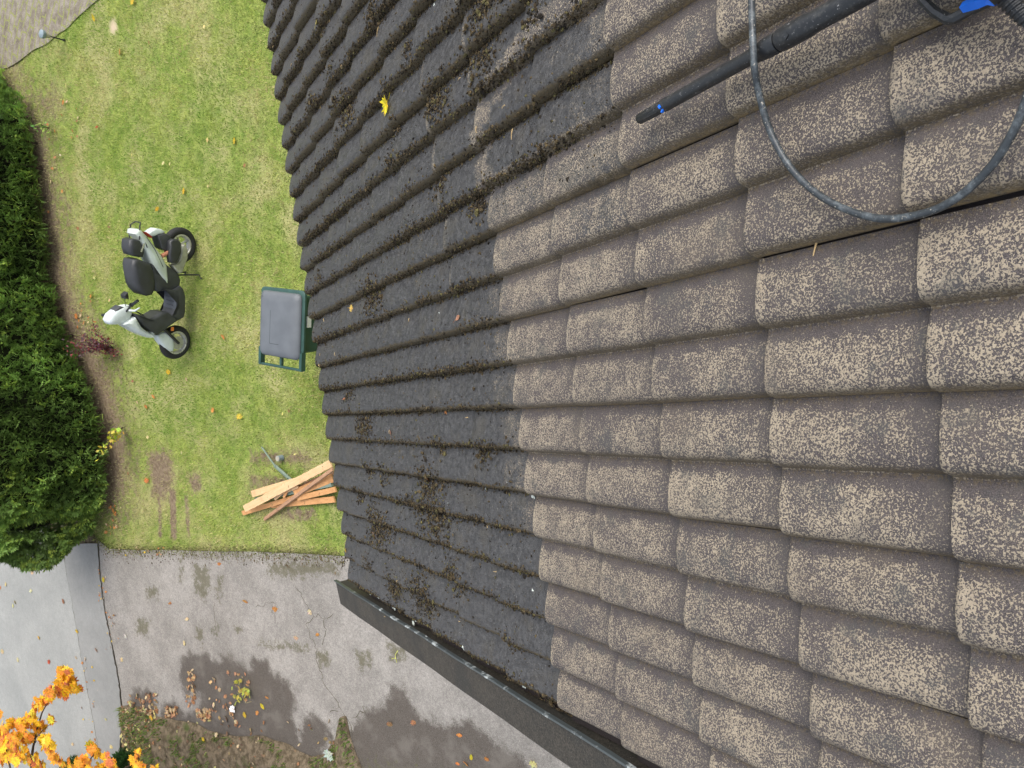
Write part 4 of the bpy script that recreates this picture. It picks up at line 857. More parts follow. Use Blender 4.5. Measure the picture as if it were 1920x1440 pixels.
brc([(66, 1385, mz), (80, 1370, mz), (100, 1352, mz)], .006, .002); brc([(62, 1400, mz), (75, 1378, mz), (90, 1392, mz)], .006, .002)
brc([top, (20, 1440, mz), (10, 1400, mz), (20, 1360, mz)], .014, .003); brc([top, (150, 1450, mz), (175, 1415, mz), (180, 1392, mz)], .014, .002); brc([(150, 1450, mz), (220, 1448, mz), (258, 1425, mz), (262, 1405, mz)], .008, .002)
brc([top, (-60, 1460, mz + .1), (-110, 1400, mz)], .014, .003)
br.build('branch', M_BARK, maple)
tr_ = MB(); tt_ = G(60, 1560, 2.1) - mo; tr_.tube([(0, 0, -.05), (.02, .01, .8), tuple(tt_ * np.array([.6, .6, 0]) + np.array([0, 0, 1.6])), tuple(tt_)], [.07, .055, .04, .02], 10); tr_.build('trunk', M_BARK, maple)

# ---------------------------------------------------------------- garden lamp, tin
M_BLK = simple('black_plastic', (.018, .019, .021), .45, .3, 14); M_GREYM = simple('grey_blue_cap', (.22, .28, .31), .35, .2, 20); M_LENS = simple('clear_lens', (.35, .33, .26), .25, .2, 30)
lp = G(122, 76, 0); lamp = empty('garden_lamp', tuple(lp)); tag(lamp, 'small solar garden lamp on a thin black stake beside the path', 'garden lamp')
LHt = .34
m_ = MB(); m_.tube([(0, 0, -.02), (0, 0, .20)], .009, 8); m_.tube([(0, 0, .0), (0, 0, .03)], .016, 8); m_.build('stake', M_BLK, lamp)
m_ = MB(); m_.tube([(0, 0, .20), (0, 0, .22), (0, 0, .29)], [.012, .030, .044], 14); m_.build('lens', M_LENS, lamp)
m_ = MB(); m_.tube([(0, 0, .285), (0, 0, .295), (0, 0, .33), (0, 0, .34)], [.050, .058, .058, .04], 16); m_.build('cap', M_GREYM, lamp, autos=40)
tin = empty('tin_can', tuple(G(529, 858, 0))); tag(tin, 'small grey blue tin standing on the lawn by the planks', 'tin')
m_ = MB(); m_.tube([(0, 0, 0), (0, 0, .075)], .035, 16); m_.build('body', M_GREYM, tin, autos=40); m_ = MB(); m_.tube([(0, 0, .074), (0, 0, .080)], [.031, .029], 16); m_.build('lid', M_LENS, tin)

# ---------------------------------------------------------------- planks
def wood(name, c0, c1):
    t = NT(name); o_ = t.obj(); mp = t.n('ShaderNodeMapping'); mp.inputs['Scale'].default_value = (2, 40, 40); t.put(mp.inputs[0], o_)
    c = t.mix(t.ramp(t.noise(mp.outputs[0], 2.5, 5, 0.7, .5), .3, .7), c0, c1); c = t.mix(t.ramp(t.noise(o_, 26, 3, .6), .64, .72), c, tuple(x * .35 for x in c0))
    c = t.mix(t.ramp(t.noise(o_, 5, 4, .7), .52, .72, 0, .45), c, tuple(x * .55 for x in c0)); t.bump(t.noise(mp.outputs[0], 6, 4, .7), .5, .003); return t.fin(c, .8, 0, .25)
M_PINE = wood('bare_pine', (.58, .37, .19), (.70, .49, .28)); M_PINE2 = wood('orange_pine', (.50, .25, .10), (.62, .34, .15)); M_OLD = wood('brown_board', (.30, .17, .10), (.42, .26, .16)); M_GRNW = wood('green_board', (.15, .20, .16), (.22, .28, .23))
def zp(u, v): return (440 + u / 8.473, 830 + v / 8.473)
def plank(name, a, b, za, zb, width, th, mat, label, grp, roll=0.0, serr=False):
    A_ = Vector(G(*zp(*a), za)); B_ = Vector(G(*zp(*b), zb)); L = (B_ - A_).length; x = (B_ - A_).normalized(); y = Vector((0, 0, 1)).cross(x).normalized(); z = x.cross(y)
    o = bpy.data.objects.new(name, None); mb = MB(); n_ = 26; Vv = []; Ff = []
    R3 = Matrix.Rotation(roll, 3, 'X')
    for i in range(n_ + 1):
        xx = (i / n_ - .5) * L; wob = .0015 * math.sin(i * 1.7); w2 = width / 2 + (.004 * (i % 2) if serr else 0); e = .004 if i in (0, n_) else 0
        sec = [(-w2 + e, -th / 2), (w2 - e, -th / 2), (w2, -th / 2 + .003), (w2, th / 2 - .003), (w2 - .003, th / 2), (-w2 + .003, th / 2), (-w2, th / 2 - .003), (-w2, -th / 2 + .003)]
        Vv += [R3 @ Vector((0, p, q + wob)) + Vector((xx, 0, 0)) for p, q in sec]
    for i in range(n_):
        for j in range(8): Ff.append((i * 8 + j, i * 8 + (j + 1) % 8, (i + 1) * 8 + (j + 1) % 8, (i + 1) * 8 + j))
    Ff += [tuple(range(8))[::-1], tuple(n_ * 8 + j for j in range(8))]
    mb.add(Vv, Ff); ob = mb.build(name, mat); mt = Matrix.Identity(4)
    for i in range(3): mt[i][0] = x[i]; mt[i][1] = y[i]; mt[i][2] = z[i]; mt[i][3] = ((A_ + B_) / 2)[i]
    ob.matrix_world = mt; tag(ob, label, 'plank', grp); return ob
GP = 'planks thrown in a pile on the lawn'
plank('plank', (160, 1050), (1530, 330), .17, .20, .085, .022, M_PINE, 'long pale pine plank lying diagonally on top of the pile', GP, .08, True)
plank('plank', (280, 815), (1150, 560), .10, .15, .085, .022, M_PINE, 'pale pine plank with rounded end pointing at the lawn, under the topmost one', GP, 0.05)
plank('plank', (130, 1120), (1010, 850), .035, .09, .060, .022, M_PINE2, 'orange plank lying alongside and below the topmost pale one', GP, .2)
plank('plank', (1000, 880), (1610, 740), .10, .12, .065, .022, M_PINE2, 'short orange plank under the green board by the eave', GP, .1)
plank('plank', (580, 990), (1590, 900), .03, .07, .075, .022, M_PINE2, 'broad orange plank lying lowest on the side nearest the driveway', GP, .1)
plank('plank', (475, 1215), (1560, 420), .02, .24, .045, .022, M_OLD, 'narrow brown batten lying across the pile over the orange planks', GP, -.3)
plank('plank', (950, 800), (1560, 560), .12, .14, .10, .022, M_PINE2, 'orange plank beneath the brown batten by the eave', GP, .1)
plank('plank', (1020, 720), (1570, 470), .10, .13, .06, .022, M_OLD, 'brown plank tucked under the topmost pale plank', GP, .1)
plank('plank', (340, 900), (1550, 660), .06, .13, .050, .030, M_GRNW, 'green painted board lying through the middle of the pile', GP, .1)
plank('plank', (630, 360), (1000, 690), .03, .10, .040, .022, M_GRNW, 'green painted slat sticking out from under the pale planks', GP, .3)
for i, (a, b) in enumerate((((700, 830), (1010, 700)), ((780, 870), (860, 720)), ((640, 900), (800, 760)))):
    plank('offcut', a, b, .13, .15, .030, .018, M_PINE if i != 1 else M_PINE2, ['short pale offcut poking out beside the topmost plank', 'small orange offcut between the top planks', 'short pale offcut nearest the lawn end of the top plank'][i], 'offcuts in the plank pile', .2)
m_ = MB(); a, b = Vector(G(*zp(430, 70), .03)), Vector(G(*zp(650, 380), .05)); m_.tube([(a - b) * .5, (b - a) * .5], .010, 8); o = m_.build('garden_stake', M_GRNW); o.location = (a + b) / 2; tag(o, 'thin pale green stake lying in line with the green slat', 'stake')

# ---------------------------------------------------------------- wheelie bin
M_BIN = simple('green_bin_plastic', (.012, .052, .038), .42, .25, 6, bump=.15); M_LID = simple('grey_bin_lid', (.112, .124, .136), .5, .12, 5, gr=.1, bump=.15); M_RIM = simple('green_bin_rim', (.022, .068, .055), .38, .2, 8); M_STK = simple('bin_sticker', (.7, .7, .68), .5, .1)
HB_ = 1.0
c1_, c2_, c3_, c4_ = [G(*q, HB_)[:2] for q in ((485, 540), (567, 553), (482, 668), (563, 685))]
bc = (c1_ + c2_ + c3_ + c4_) / 4; ax_ = (c3_ + c4_) / 2 - (c1_ + c2_) / 2; brz = math.atan2(ax_[1], ax_[0])      # local +x = handle side
bin_ = empty('wheelie_bin', (bc[0], bc[1], 0), brz); tag(bin_, 'green wheelie bin with grey lid standing on the lawn at the eave', 'bin')
def rrect(x0, x1, y0, y1, r, z, k=5):
    out = []
    for cx, cy, a0 in ((x1 - r, y1 - r, 0), (x0 + r, y1 - r, 90), (x0 + r, y0 + r, 180), (x1 - r, y0 + r, 270)):
        for i in range(k): a = rad(a0 + 90 * i / (k - 1)); out.append((cx + r * math.cos(a), cy + r * math.sin(a), z))
    return out
def loft(mb, rings, cap=True, col=(1, 1, 1)):
    V_ = [p for r_ in rings for p in r_]; m = len(rings[0]); Ff = []
    for i in range(len(rings) - 1):
        for j in range(m): Ff.append((i * m + j, i * m + (j + 1) % m, (i + 1) * m + (j + 1) % m, (i + 1) * m + j))
    if cap: Ff += [tuple(range(m))[::-1], tuple((len(rings) - 1) * m + j for j in range(m))]
    mb.add(V_, Ff, col)
bw = .29; xl, xr = -.36, .27
m_ = MB(); loft(m_, [rrect(xl + .10, xr - .04, -bw + .07, bw - .07, .05, .03), rrect(xl + .02, xr - .01, -bw + .02, bw - .02, .05, .90), rrect(xl + .02, xr - .01, -bw + .02, bw - .02, .05, .94)])
m_.build('body', M_BIN, bin_, autos=40)
m_ = MB(); loft(m_, [rrect(xl - .005, xr + .10, -bw - .005, bw + .005, .045, .925), rrect(xl - .02, xr + .10, -bw - .02, bw + .02, .05, .94), rrect(xl - .02, xr + .10, -bw - .02, bw + .02, .05, .965), rrect(xl - .005, xr + .09, -bw - .005, bw + .005, .045, .975)]); 
rim = m_.build('rim', M_RIM, bin_, autos=40)
# open the rim between body and handle: the handle is a bar frame beyond the lid
bpy.data.objects.remove(rim)
m_ = MB(); loft(m_, [rrect(xl - .005, xr + .0, -bw - .005, bw + .005, .045, .925), rrect(xl - .025, xr + .0, -bw - .025, bw + .025, .05, .94), rrect(xl - .025, xr + .0, -bw - .025, bw + .025, .05, .962), rrect(xl - .005, xr - .01, -bw - .005, bw + .005, .045, .972)]); m_.build('rim', M_RIM, bin_, autos=40)
m_ = MB()
hx = xr + .15
for yy in (-bw - .005, 0, bw + .005): m_.box(((xr + hx) / 2 - .01, yy, .955), (hx - xr + .04, .035 if yy else .028, .055 if yy else .03))
m_.tube([(hx, -bw - .02, .965), (hx, bw + .02, .965)], .015, 10); m_.build('handle', M_RIM, bin_, autos=40)
m_ = MB(); lx0, lx1 = xl + .022, xr + .050; bw0 = bw; bw = bw - .014
loft(m_, [rrect(lx0 - .012, lx1, -bw - .010, bw + .010, .055, .968), rrect(lx0 - .012, lx1, -bw - .010, bw + .010, .055, .985), rrect(lx0 + .0, lx1 - .008, -bw + .006, bw - .006, .06, 1.005), rrect(lx0 + .03, lx1 - .02, -bw + .045, bw - .045, .06, 1.022), rrect(lx0 + .10, lx1 - .08, -bw + .16, bw - .16, .04, 1.030), rrect(-.06, 0, -.03, .03, .01, 1.032)])
lid = m_.build('lid', M_LID, bin_, smooth=True)
M_GRV = simple('lid_groove', (.04, .05, .055), .6, .1)
for (cx, cy, dx, dy) in ((-.03, -.10, .34, .006), (.14, -.035, .006, .13), (-.20, -.115, .006, .0), (-.335, -.17, .006, .15), (-.335, .12, .006, .14)):
    cx += 0.045
    if dy: gr_ = MB(); gr_.box((cx, cy, 1.0225 if abs(cx) < .2 else 1.012), (dx, dy, .016)); gr_.build('groove', M_GRV, lid)
bw = bw0
m_ = MB(); m_.box((-.07, bw - .008, .87), (.115, .012, .06), Matrix.Rotation(rad(-3), 3, 'X')); m_.build('sticker', M_STK, bin_)
m_ = MB(); m_.tube([(xr - .02, -.30, .10), (xr - .02, .30, .10)], .012, 8); m_.build('axle', M_BLK, bin_)
for yy in (-.285, .285): m_ = MB(); m_.tube([(xr - .02, yy - .025, .10), (xr - .02, yy + .025, .10)], .10, 22); m_.build('wheel', M_BLK, bin_, autos=40)

# ---------------------------------------------------------------- scooter
A_ = G(366, 462, 0); B_ = G(356, 640, 0); fw = (B_ - A_)[:2]; LW = np.linalg.norm(fw); srz = math.atan2(fw[1], fw[0]); so = (A_ + B_) / 2
sct = empty('scooter', (so[0], so[1], 0), srz); tag(sct, 'silver and black motor scooter parked on the lawn facing the driveway', 'scooter')
fwv = np.array([math.cos(srz), math.sin(srz)]); lfv = np.array([-fwv[1], fwv[0]])
def S(u, v, y=0.0):
    """photo zoom coordinates to the scooter's side-view plane at lateral offset y: (x, z)"""
    px, py = 170 + u / 5.143, 400 + v / 5.143
    dd = M @ raydir(px, py); p0 = CW - np.array([so[0], so[1], 0]); a = p0[:2] @ lfv - y; b = dd[:2] @ lfv; s_ = -a / b; p = p0 + s_ * dd
    return (float(p[:2] @ fwv), float(p[2]))
def SP(L, y=0.0): return [S(u, v, y) for u, v in L]
M_SIL = simple('silver_paint', (.60, .66, .65), .3, .10, 6, .6, gr=.05); M_SILG = simple('silver_green_paint', (.50, .56, .50), .32, .12, 6, .6, gr=.08); M_SEAT = simple('black_seat', (.035, .037, .040), .5, .2, 12, bump=.2); M_DGR = simple('dark_grey_plastic', (.045, .048, .052), .5, .25, 10, bump=.2)
M_FLOOR = simple('floor_mat', (.085, .095, .11), .55, .2, 20, bump=.3); M_TYRE = simple('tyre', (.015, .015, .016), .75, .2, 40); M_RIMS = simple('rim_metal', (.55, .55, .52), .3, .15, 20, .6, .5); M_ENG = simple('engine_metal', (.40, .40, .33), .45, .25, 18, .5, .3)
M_AMB = simple('amber_lens', (.75, .22, .04), .3, .1); M_REDL = simple('red_lens', (.45, .03, .02), .25, .1); M_COIL = simple('orange_spring', (.55, .25, .15), .45, .15)
def part(name, pts, y, w, mat, bev=.012, crown=0.0, parent=None, smooth=60):
    m_ = MB(); m_.slab(SP(pts, y + w / 2), w, bev, y, 3, crown); return m_.build(name, mat, parent or sct, autos=smooth)
def wheel(xc, r, wid, nm):
    o = bpy.data.objects.new('wheel', None); 
    m_ = MB(); V_ = []; Ff = []; K_ = 36; sec = []
    for i in range(10):
        a = 2 * math.pi * i / 10; sec.append((wid / 2 * math.cos(a), r - wid * .48 + wid * .48 * math.sin(a)))
    for k in range(K_):
        a = 2 * math.pi * k / K_
        for (yy, rr) in sec: V_.append((xc + rr * math.cos(a), yy, r + rr * math.sin(a)))
    for k in range(K_):
        for i in range(10): Ff.append((k * 10 + i, k * 10 + (i + 1) % 10, ((k + 1) % K_) * 10 + (i + 1) % 10, ((k + 1) % K_) * 10 + i))
    m_.add(V_, Ff); ty = m_.build('wheel', M_TYRE, sct, smooth=True)
    m_ = MB(); ri = r - wid * .93; V_ = []; Ff = []; sec = [(-.04, ri + .012), (-.045, ri - .004), (-.02, ri - .020), (.02, ri - .020), (.045, ri - .004), (.04, ri + .012)]
    for k in range(K_):
        a = 2 * math.pi * k / K_
        for (yy, rr) in sec: V_.append((xc + rr * math.cos(a), yy, r + rr * math.sin(a)))
    for k in range(K_):
        for i in range(5): Ff.append((k * 6 + i, k * 6 + i + 1, ((k + 1) % K_) * 6 + i + 1, ((k + 1) % K_) * 6 + i))
    m_.add(V_, Ff); m_.tube([(xc, -.05, r), (xc, .05, r)], .035, 14)
    for k in range(5):
        a = 2 * math.pi * k / 5 + .3; d_ = Vector((math.cos(a), 0, math.sin(a))); c_ = Vector((xc, 0, r)); m_.tube([c_ + d_ * .03, c_ + d_ * (ri - .012)], [.016, .011], 8)
    m_.build('rim', M_RIMS, ty, autos=40); return ty
wr = .228; xr_, xf_ = -LW / 2, LW / 2
wheel(xr_, wr, .105, 'rear'); wheel(xf_, .222, .090, 'front')
part('side_panel', [(455, 165), (490, 155), (525, 195), (590, 270), (640, 340), (700, 420), (742, 500), (752, 590), (755, 680), (725, 655), (690, 620), (650, 565), (600, 490), (560, 400), (525, 330), (490, 250), (445, 205)], 0, .22, M_SILG, .035, .01)
part('under_body', [(590, 470), (640, 560), (745, 500), (800, 540), (850, 580), (875, 650), (860, 720), (790, 760), (730, 745), (660, 760), (625, 740), (600, 600)], 0, .19, M_DGR, .03)
part('seat', [(425, 450), (470, 440), (540, 470), (590, 490), (620, 560), (638, 660), (632, 740), (605, 790), (560, 803), (515, 790), (470, 745), (442, 690), (425, 600), (412, 510)], 0, .25, M_SEAT, .05, .01)
part('passenger_seat', [(385, 260), (420, 245), (480, 262), (515, 320), (528, 380), (515, 425), (470, 425), (400, 405), (380, 340)], 0, .20, M_SEAT, .04, .01)
part('rear_fender', [(560, 195), (600, 165), (635, 145), (690, 155), (722, 175), (700, 200), (660, 205), (620, 222), (590, 225)], 0, .13, M_SIL, .02)
part('rear_light', [(520, 178), (545, 182), (600, 225), (590, 240), (555, 215)], 0, .12, M_REDL, .01)
part('engine', [(650, 215), (720, 190), (770, 215), (800, 280), (790, 360), (730, 365), (690, 340)], 0, .16, M_DGR, .02)
part('air_filter_box', [(770, 275), (800, 250), (850, 252), (880, 290), (882, 370), (862, 430), (830, 480), (775, 480), (762, 400), (772, 330)], .10, .09, M_SEAT, .025)
part('engine_cover', [(790, 500), (850, 480), (875, 400), (880, 320), (915, 300), (940, 350), (942, 430), (915, 500), (890, 575), (855, 585), (825, 550)], .05, .10, M_ENG, .02)
m_ = MB(); a, b = S(690, 410, .09), S(775, 360, .09); 
for i in range(9):
    f = i / 8; cx, cz = a[0] + (b[0] - a[0]) * f, a[1] + (b[1] - a[1]) * f; dx, dz = (b[0] - a[0]) / 20, (b[1] - a[1]) / 20; m_.tube([(cx - dx * .5, .09, cz - dz * .5), (cx + dx * .5, .09, cz + dz * .5)], .026, 12)
m_.tube([(a[0], .09, a[1]), (b[0], .09, b[1])], .016, 10); m_.build('rear_spring', M_COIL, sct)
part('floorboard', [(700, 745), (800, 745), (870, 700), (900, 730), (920, 800), (918, 960), (905, 1005), (850, 1035), (800, 1000), (770, 985), (810, 965), (840, 900), (835, 760)], 0, .27, M_DGR, .025)
m_ = MB(); p1, p2 = S(838, 770, .13), S(838, 980, .13); zf_ = (p1[1] + p2[1]) / 2 + .01
m_.box(((p1[0] + p2[0]) / 2, 0, zf_), (abs(p2[0] - p1[0]), .25, .012)); fm = m_.build('floor_mat', M_FLOOR, sct)
m_ = MB()
for i in range(4): m_.box(((p1[0] + p2[0]) / 2 + (i - 1.5) * .05, 0, zf_ + .009), (.010, .16 - .02 * i, .006))
m_.build('rib', M_DGR, fm)
part('leg_shield', [(430, 975), (500, 985), (575, 1020), (640, 990), (690, 960), (750, 955), (800, 985), (850, 1035), (790, 1075), (720, 1130), (645, 1180), (600, 1150), (530, 1100), (480, 1045)], 0, .26, M_DGR, .03)
part('front_panel', [(335, 1080), (380, 1045), (445, 1005), (475, 1050), (500, 1095), (545, 1135), (600, 1165), (640, 1195), (600, 1208), (555, 1203), (480, 1165), (420, 1130)], 0, .28, M_SIL, .045)
part('indicator', [(580, 1120), (615, 1115), (635, 1160), (610, 1175), (590, 1155)], .06, .10, M_SIL, .015)
part('front_fender', [(640, 1180), (690, 1150), (745, 1140), (785, 1170), (808, 1215), (815, 1280), (803, 1335), (765, 1330), (715, 1295), (670, 1240)], 0, .13, M_SIL, .03, .01)
m_ = MB(); 
for yy in (-.075, .075):
    a, b = S(700, 1110, yy), (xf_, .222); m_.tube([(a[0], yy, a[1]), (b[0], yy, b[1])], .018, 10)
m_.build('fork', M_BLK, sct)
m_ = MB(); a = S(790, 1115, .08); m_.box((a[0], .075, a[1]), (.05, .012, .035)); m_.build('reflector', M_AMB, sct)
m_ = MB(); m_.tube([(xf_, .050, .222), (xf_, .056, .222)], .085, 20); m_.tube([(xf_, .045, .222), (xf_, .075, .222)], .022, 10); m_.build('brake_disc', M_ENG, sct, autos=40)
for L_, yy in (([(470, 1040), (520, 1085), (590, 1140)], .142), ([(540, 230), (620, 350), (700, 520)], .113)):
    q_ = [S(u, v, yy) for u, v in L_]; m_ = MB(); m_.tube([(a_, yy, b_) for a_, b_ in q_], .0035, 5); m_.build('panel_seam', M_BLK, sct)
for u0 in (0, 1):
    a, b = S(400, 930, .06), S(560, 1040, .05); m_ = MB(); m_.tube([(a[0], .08 - u0 * .05, a[1]), ((a[0] + b[0]) / 2 - .03, .10 - u0 * .06, (a[1] + b[1]) / 2 + .02), (b[0], .06, b[1])], .005, 6); m_.build('cable', M_BLK, sct)
# steering: turned a little, handlebar across
hd = empty('handlebar', (0, 0, 0)); hd.parent = sct; hc = S(300, 985, 0); hd.location = (hc[0], 0, hc[1]); hd.rotation_euler = (0, 0, rad(-8))
bpy.data.objects.remove(hd)
part('headlight_cover', [(180, 1040), (205, 985), (255, 940), (320, 905), (385, 890), (412, 930), (418, 975), (385, 1040), (330, 1075), (260, 1080), (200, 1078)], 0, .17, M_SIL, .05, .01)
d1_ = S(250, 950, 0); m_ = MB(); m_.slab(SP([(205, 985), (240, 930), (290, 895), (320, 905), (262, 955), (225, 985)], .05), .13, .015, 0); dash = m_.build('dashboard', M_DGR, sct, autos=50)
m_ = MB(); q = S(255, 948, 0); m_.tube([(q[0] - .004, 0, q[1] + .020), (q[0], 0, q[1] + .032)], .030, 16); m_.build('gauge', M_RIMS, dash)
hz = S(330, 960, 0); hx_, hzz = hz[0] - .01, hz[1] + .03
def HT(x, y, z):
    a = rad(23); return (hx_ + x * math.cos(a) - y * math.sin(a), x * math.sin(a) + y * math.cos(a), hzz + z)
m_ = MB(); m_.tube([HT(.02, .05, 0), HT(-.01, .17, .02), HT(-.03, .24, .025)], .012, 8); hb_ = m_.build('handlebar', M_BLK, sct)
m_ = MB(); m_.tube([HT(.02, -.05, 0), HT(-.01, -.17, .02), HT(-.03, -.24, .025)], .012, 8); m_.build('handlebar', M_BLK, sct)
for sg in (1, -1):
    m_ = MB(); m_.tube([HT(-.03, .24 * sg, .025), HT(-.05, .37 * sg, .025)], .018, 12); m_.tube([HT(-.03, .225 * sg, .025), HT(-.032, .245 * sg, .025)], .026, 12); m_.build('grip', M_BLK, hb_)
    m_ = MB(); m_.tube([HT(.02, .17 * sg, .02), HT(.045, .26 * sg, .01), HT(.03, .35 * sg, .005)], [.014, .013, .007], 6); m_.build('brake_lever', M_SIL, hb_)
mpos = S(325, 790, .22); m_ = MB(); m_.tube([HT(-.02, .19, .02), HT(-.03, .20, .08), (mpos[0], .22, mpos[1])], .004, 6); mst = m_.build('mirror_stem', M_BLK, hb_)
m_ = MB(); m_.slab([(mpos[0] - .045, mpos[1] - .005), (mpos[0] + .035, mpos[1] - .022), (mpos[0] + .035, mpos[1] + .022), (mpos[0] - .005, mpos[1] + .04)], .09, .012, .24); m_.build('mirror', M_BLK, sct, autos=50)
m_ = MB(); rk = [(405, 245), (412, 160), (430, 100), (455, 84), (485, 95), (500, 150), (510, 240)]
P_ = [S(u, v, .0) for u, v in rk]
m_.tube([(P_[0][0], .10, P_[0][1] - .02), (P_[2][0] + .02, .09, P_[2][1]), (P_[3][0], .05, P_[3][1]), (P_[3][0], -.05, P_[3][1]), (P_[2][0] + .02, -.09, P_[2][1]), (P_[0][0], -.10, P_[0][1] - .02)], .008, 8); m_.tube([(S(540, 330, .1)[0], .11, S(540, 330, .1)[1]), (S(500, 190, .1)[0], .10, S(500, 190, .1)[1])], .006, 6); m_.build('luggage_rack', M_BLK, sct)
m_ = MB(); a = S(880, 600, .1); 
for sg in (1, -1): m_.tube([(a[0], .06 * sg, a[1] + .03), (a[0] - .02, .13 * sg, .02), (a[0] + .03, .17 * sg, .01)], .010, 8)
m_.tube([(a[0], -.07, a[1] + .02), (a[0], .07, a[1] + .02)], .012, 8); m_.build('centre_stand', M_BLK, sct)
m_ = MB(); m_.box((S(500, 330, .1)[0], .105, S(500, 330, .1)[1]), (.11, .006, .018), Matrix.Rotation(rad(-20), 3, 'Y')); m_.build('name_plate', M_RIMS, sct)

# ---------------------------------------------------------------- pressure washer lance and hose on the roof
t = NT('black_lance'); o_ = t.obj(); cl_ = t.mix(t.ramp(t.noise(o_, 60, 5, .75), .5, .75), (.016, .018, .020), (.075, .075, .07)); cl_ = t.mix(t.ramp(t.noise(o_, 220, 2, .6), .68, .73), cl_, (.3, .3, .3)); t.bump(t.noise(o_, 300, 2, .6), .1, .001); M_LANCE = t.fin(cl_, .38, 0, .5)
t = NT('rubber_hose'); o_ = t.obj(); cl_ = t.mix(t.ramp(t.noise(o_, 40, 5, .75), .45, .7), (.030, .037, .042), (.11, .13, .14)); cl_ = t.mix(t.ramp(t.noise(o_, 180, 2, .6), .66, .71), cl_, (.35, .33, .28)); M_HOSE = t.fin(cl_, .42, 0, .5)
M_BLUE = simple('blue_plastic', (.01, .16, .75), .4, .1, 20, gr=.03)
def RW(px, py, n): w_, c_ = RP(px, py, n); return W3(w_, c_, n)
l0 = RW(1198, 224, .062); l1 = RW(1600, 0, .072); ld = (l1 - l0) / np.linalg.norm(l1 - l0); upn = M @ np.array([0, 0, 1.0]); sdn = np.cross(ld, upn)
lance = empty('pressure_washer_lance', tuple(l0)); tag(lance, 'black pressure washer lance with blue trigger lying on the washed tiles', 'lance')
def LP(s, a=0, b=0): return tuple(ld * s + sdn * a + upn * b)
def s_at(px, py): q = RW(px, py, .066); return float((q - l0) @ ld)
s1, s2, s3, s4 = s_at(1243, 200), s_at(1405, 110), s_at(1462, 78), s_at(1700, -57)
m_ = MB(); m_.tube([LP(0), LP(.004), LP(s1 * .9), LP(s1)], [.010, .0125, .0135, .0135], 18); nz = m_.build('nozzle', M_LANCE, lance, autos=40)
m_ = MB()
for k in range(8):
    a = k * math.pi / 4; m_.tube([LP(s1 * .35, .0125 * math.cos(a), .0125 * math.sin(a)), LP(s1 * .85, .0128 * math.cos(a), .0128 * math.sin(a))], .0016, 5)
m_.build('rib', M_LANCE, nz)
m_ = MB(); m_.tube([LP(s1 + .001), LP(s1 + .006)], .0138, 18); bx_ = m_.build('band', M_BLK, lance)
m_ = MB(); m_.box(LP(s1 + .003, .004, .0150), (.008, .006, .004), ROOFM @ Matrix.Rotation(.6, 3, 'Z')); m_.box(LP(s1 + .004, .0125, .008), (.004, .010, .006), ROOFM @ Matrix.Rotation(.6, 3, 'Z')); m_.build('clip', M_BLUE, lance)
m_ = MB(); m_.tube([LP(s1), LP(s1 + .012), LP(s1 + .02), LP(s2), LP(s3 - .03), LP(s3 - .004), LP(s3)], [.0145, .0155, .0150, .0150, .0195, .0200, .0190], 22); m_.build('tube', M_LANCE, lance, autos=40)
m_ = MB(); m_.tube([LP(s3), LP(s3 + .004)], .0165, 20); m_.build('joint_ring', M_BLK, lance)
m_ = MB(); m_.tube([LP(s3 + .004), LP(s3 + .009), LP(s3 + .07), LP(s3 + .08), LP(s4)], [.0200, .0215, .0215, .0195, .0195], 22); m_.tube([LP(s3 + .035, .006, .0195), LP(s3 + .035, .006, .0222)], .0065, 4); m_.build('extension_tube', M_LANCE, lance, autos=40)
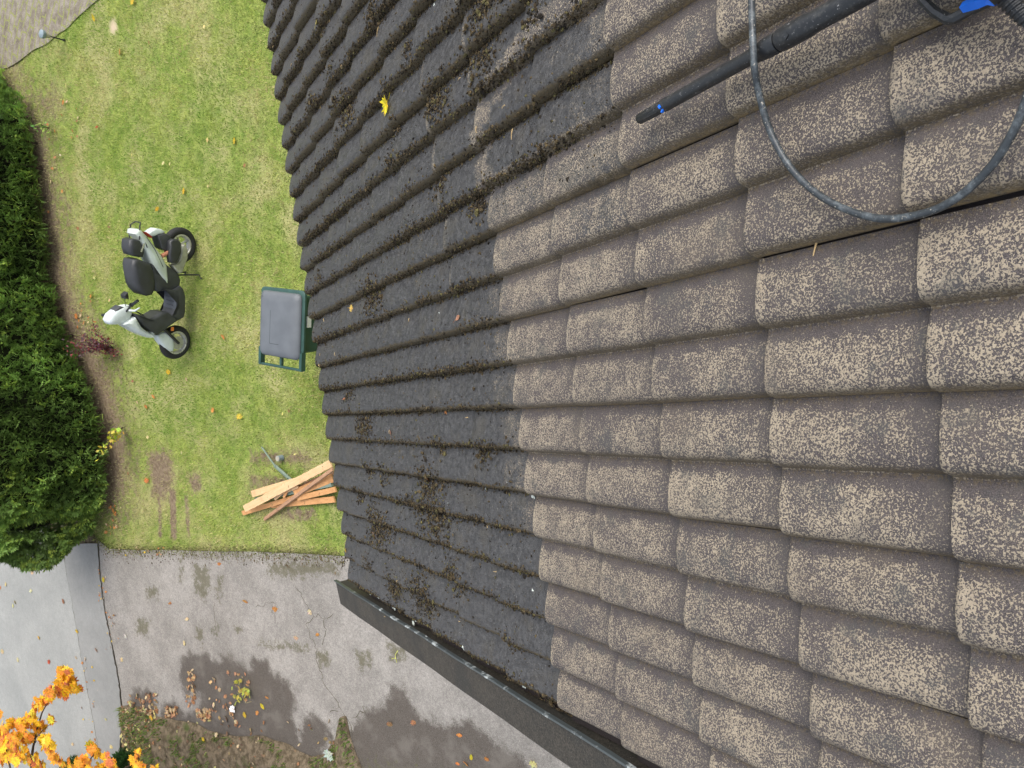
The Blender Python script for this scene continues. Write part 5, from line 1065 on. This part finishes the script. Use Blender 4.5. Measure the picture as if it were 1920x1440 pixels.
# spray gun: body beyond the frame, trigger guard, blue trigger, hose tail
gp = lambda px, py, n: tuple(RW(px, py, n) - l0)
m_ = MB(); m_.tube([gp(1690, -52, .07), gp(1740, -72, .075), gp(1830, -70, .08), gp(1900, -40, .08)], [.022, .030, .028, .024], 14); m_.tube([gp(1835, -70, .08), gp(1870, -30, .07), gp(1888, -8, .06)], [.024, .020, .018], 14); gun = m_.build('spray_gun', M_LANCE, lance, smooth=True)
m_ = MB()
def flatbar(pts, r, sq=.6): m_.tube(pts, r, 10)
m_.tube([gp(1700, -42, .065), gp(1732, 2, .055), gp(1752, 22, .05), gp(1778, 36, .05), (Vector(gp(1790, 34, .05))), gp(1815, 20, .05), gp(1840, 8, .052), gp(1875, -8, .06)], [.007, .0075, .008, .009, .009, .0085, .009, .008], 8); m_.build('trigger_guard', M_LANCE, gun)
m_ = MB(); tw = gp(1831, 8, .056)
for (pA, pB, wd) in (((1805, 14), (1862, -6), .010), ((1838, -2), (1868, 6), .006)):
    a, b = Vector(gp(*pA, .060)), Vector(gp(*pB, .062)); m_.tube([a, (a + b) / 2 + Vector((0, 0, .002)), b], [wd * .8, wd, wd * .8], 4)
m_.build('trigger', M_BLUE, gun)
m_ = MB(); a, b = Vector(gp(1880, -14, .058)), Vector(gp(1925, 40, .045)); pts_ = []; rr_ = []
for i in range(29): f = i / 28; pts_.append(a + (b - a) * f); rr_.append((.0165 if (i // 2) % 2 else .0138) * (1 - .35 * f))
m_.tube(pts_, rr_, 16); m_.build('bend_protector', M_LANCE, lance)
hp = [(1398, -120, .06), (1404, -60, .07), (1409, 0, .075), (1411, 60, .092), (1414, 120, .095), (1422, 170, .075), (1440, 235, .058), (1466, 290, .052), (1500, 335, .050), (1545, 372, .050), (1600, 398, .048), (1655, 410, .046), (1710, 405, .046), (1765, 388, .048), (1815, 355, .048), (1858, 312, .050), (1888, 268, .050), (1910, 225, .050), (1930, 170, .050), (1945, 110, .050), (1935, 60, .047), (1922, 38, .045)]
cp_ = [Vector(RW(px, py, n_)) for px, py, n_ in hp]
def catmull(P_, k=8):
    out = []
    for i in range(len(P_) - 1):
        p0, p1, p2, p3 = P_[max(i - 1, 0)], P_[i], P_[i + 1], P_[min(i + 2, len(P_) - 1)]
        for j in range(k):
            t_ = j / k; out.append(.5 * ((2 * p1) + (p2 - p0) * t_ + (2 * p0 - 5 * p1 + 4 * p2 - p3) * t_ * t_ + (3 * p1 - p0 - 3 * p2 + p3) * t_ ** 3))
    out.append(P_[-1]); return out
hc_ = catmull(cp_); o0 = hc_[0].copy(); m_ = MB(); m_.tube([p - o0 for p in hc_], 0.0068, 12); hose = m_.build('hose', M_HOSE, None, smooth=True); hose.location = o0; tag(hose, 'thin dark rubber hose curving in a loop over the washed tiles', 'hose')
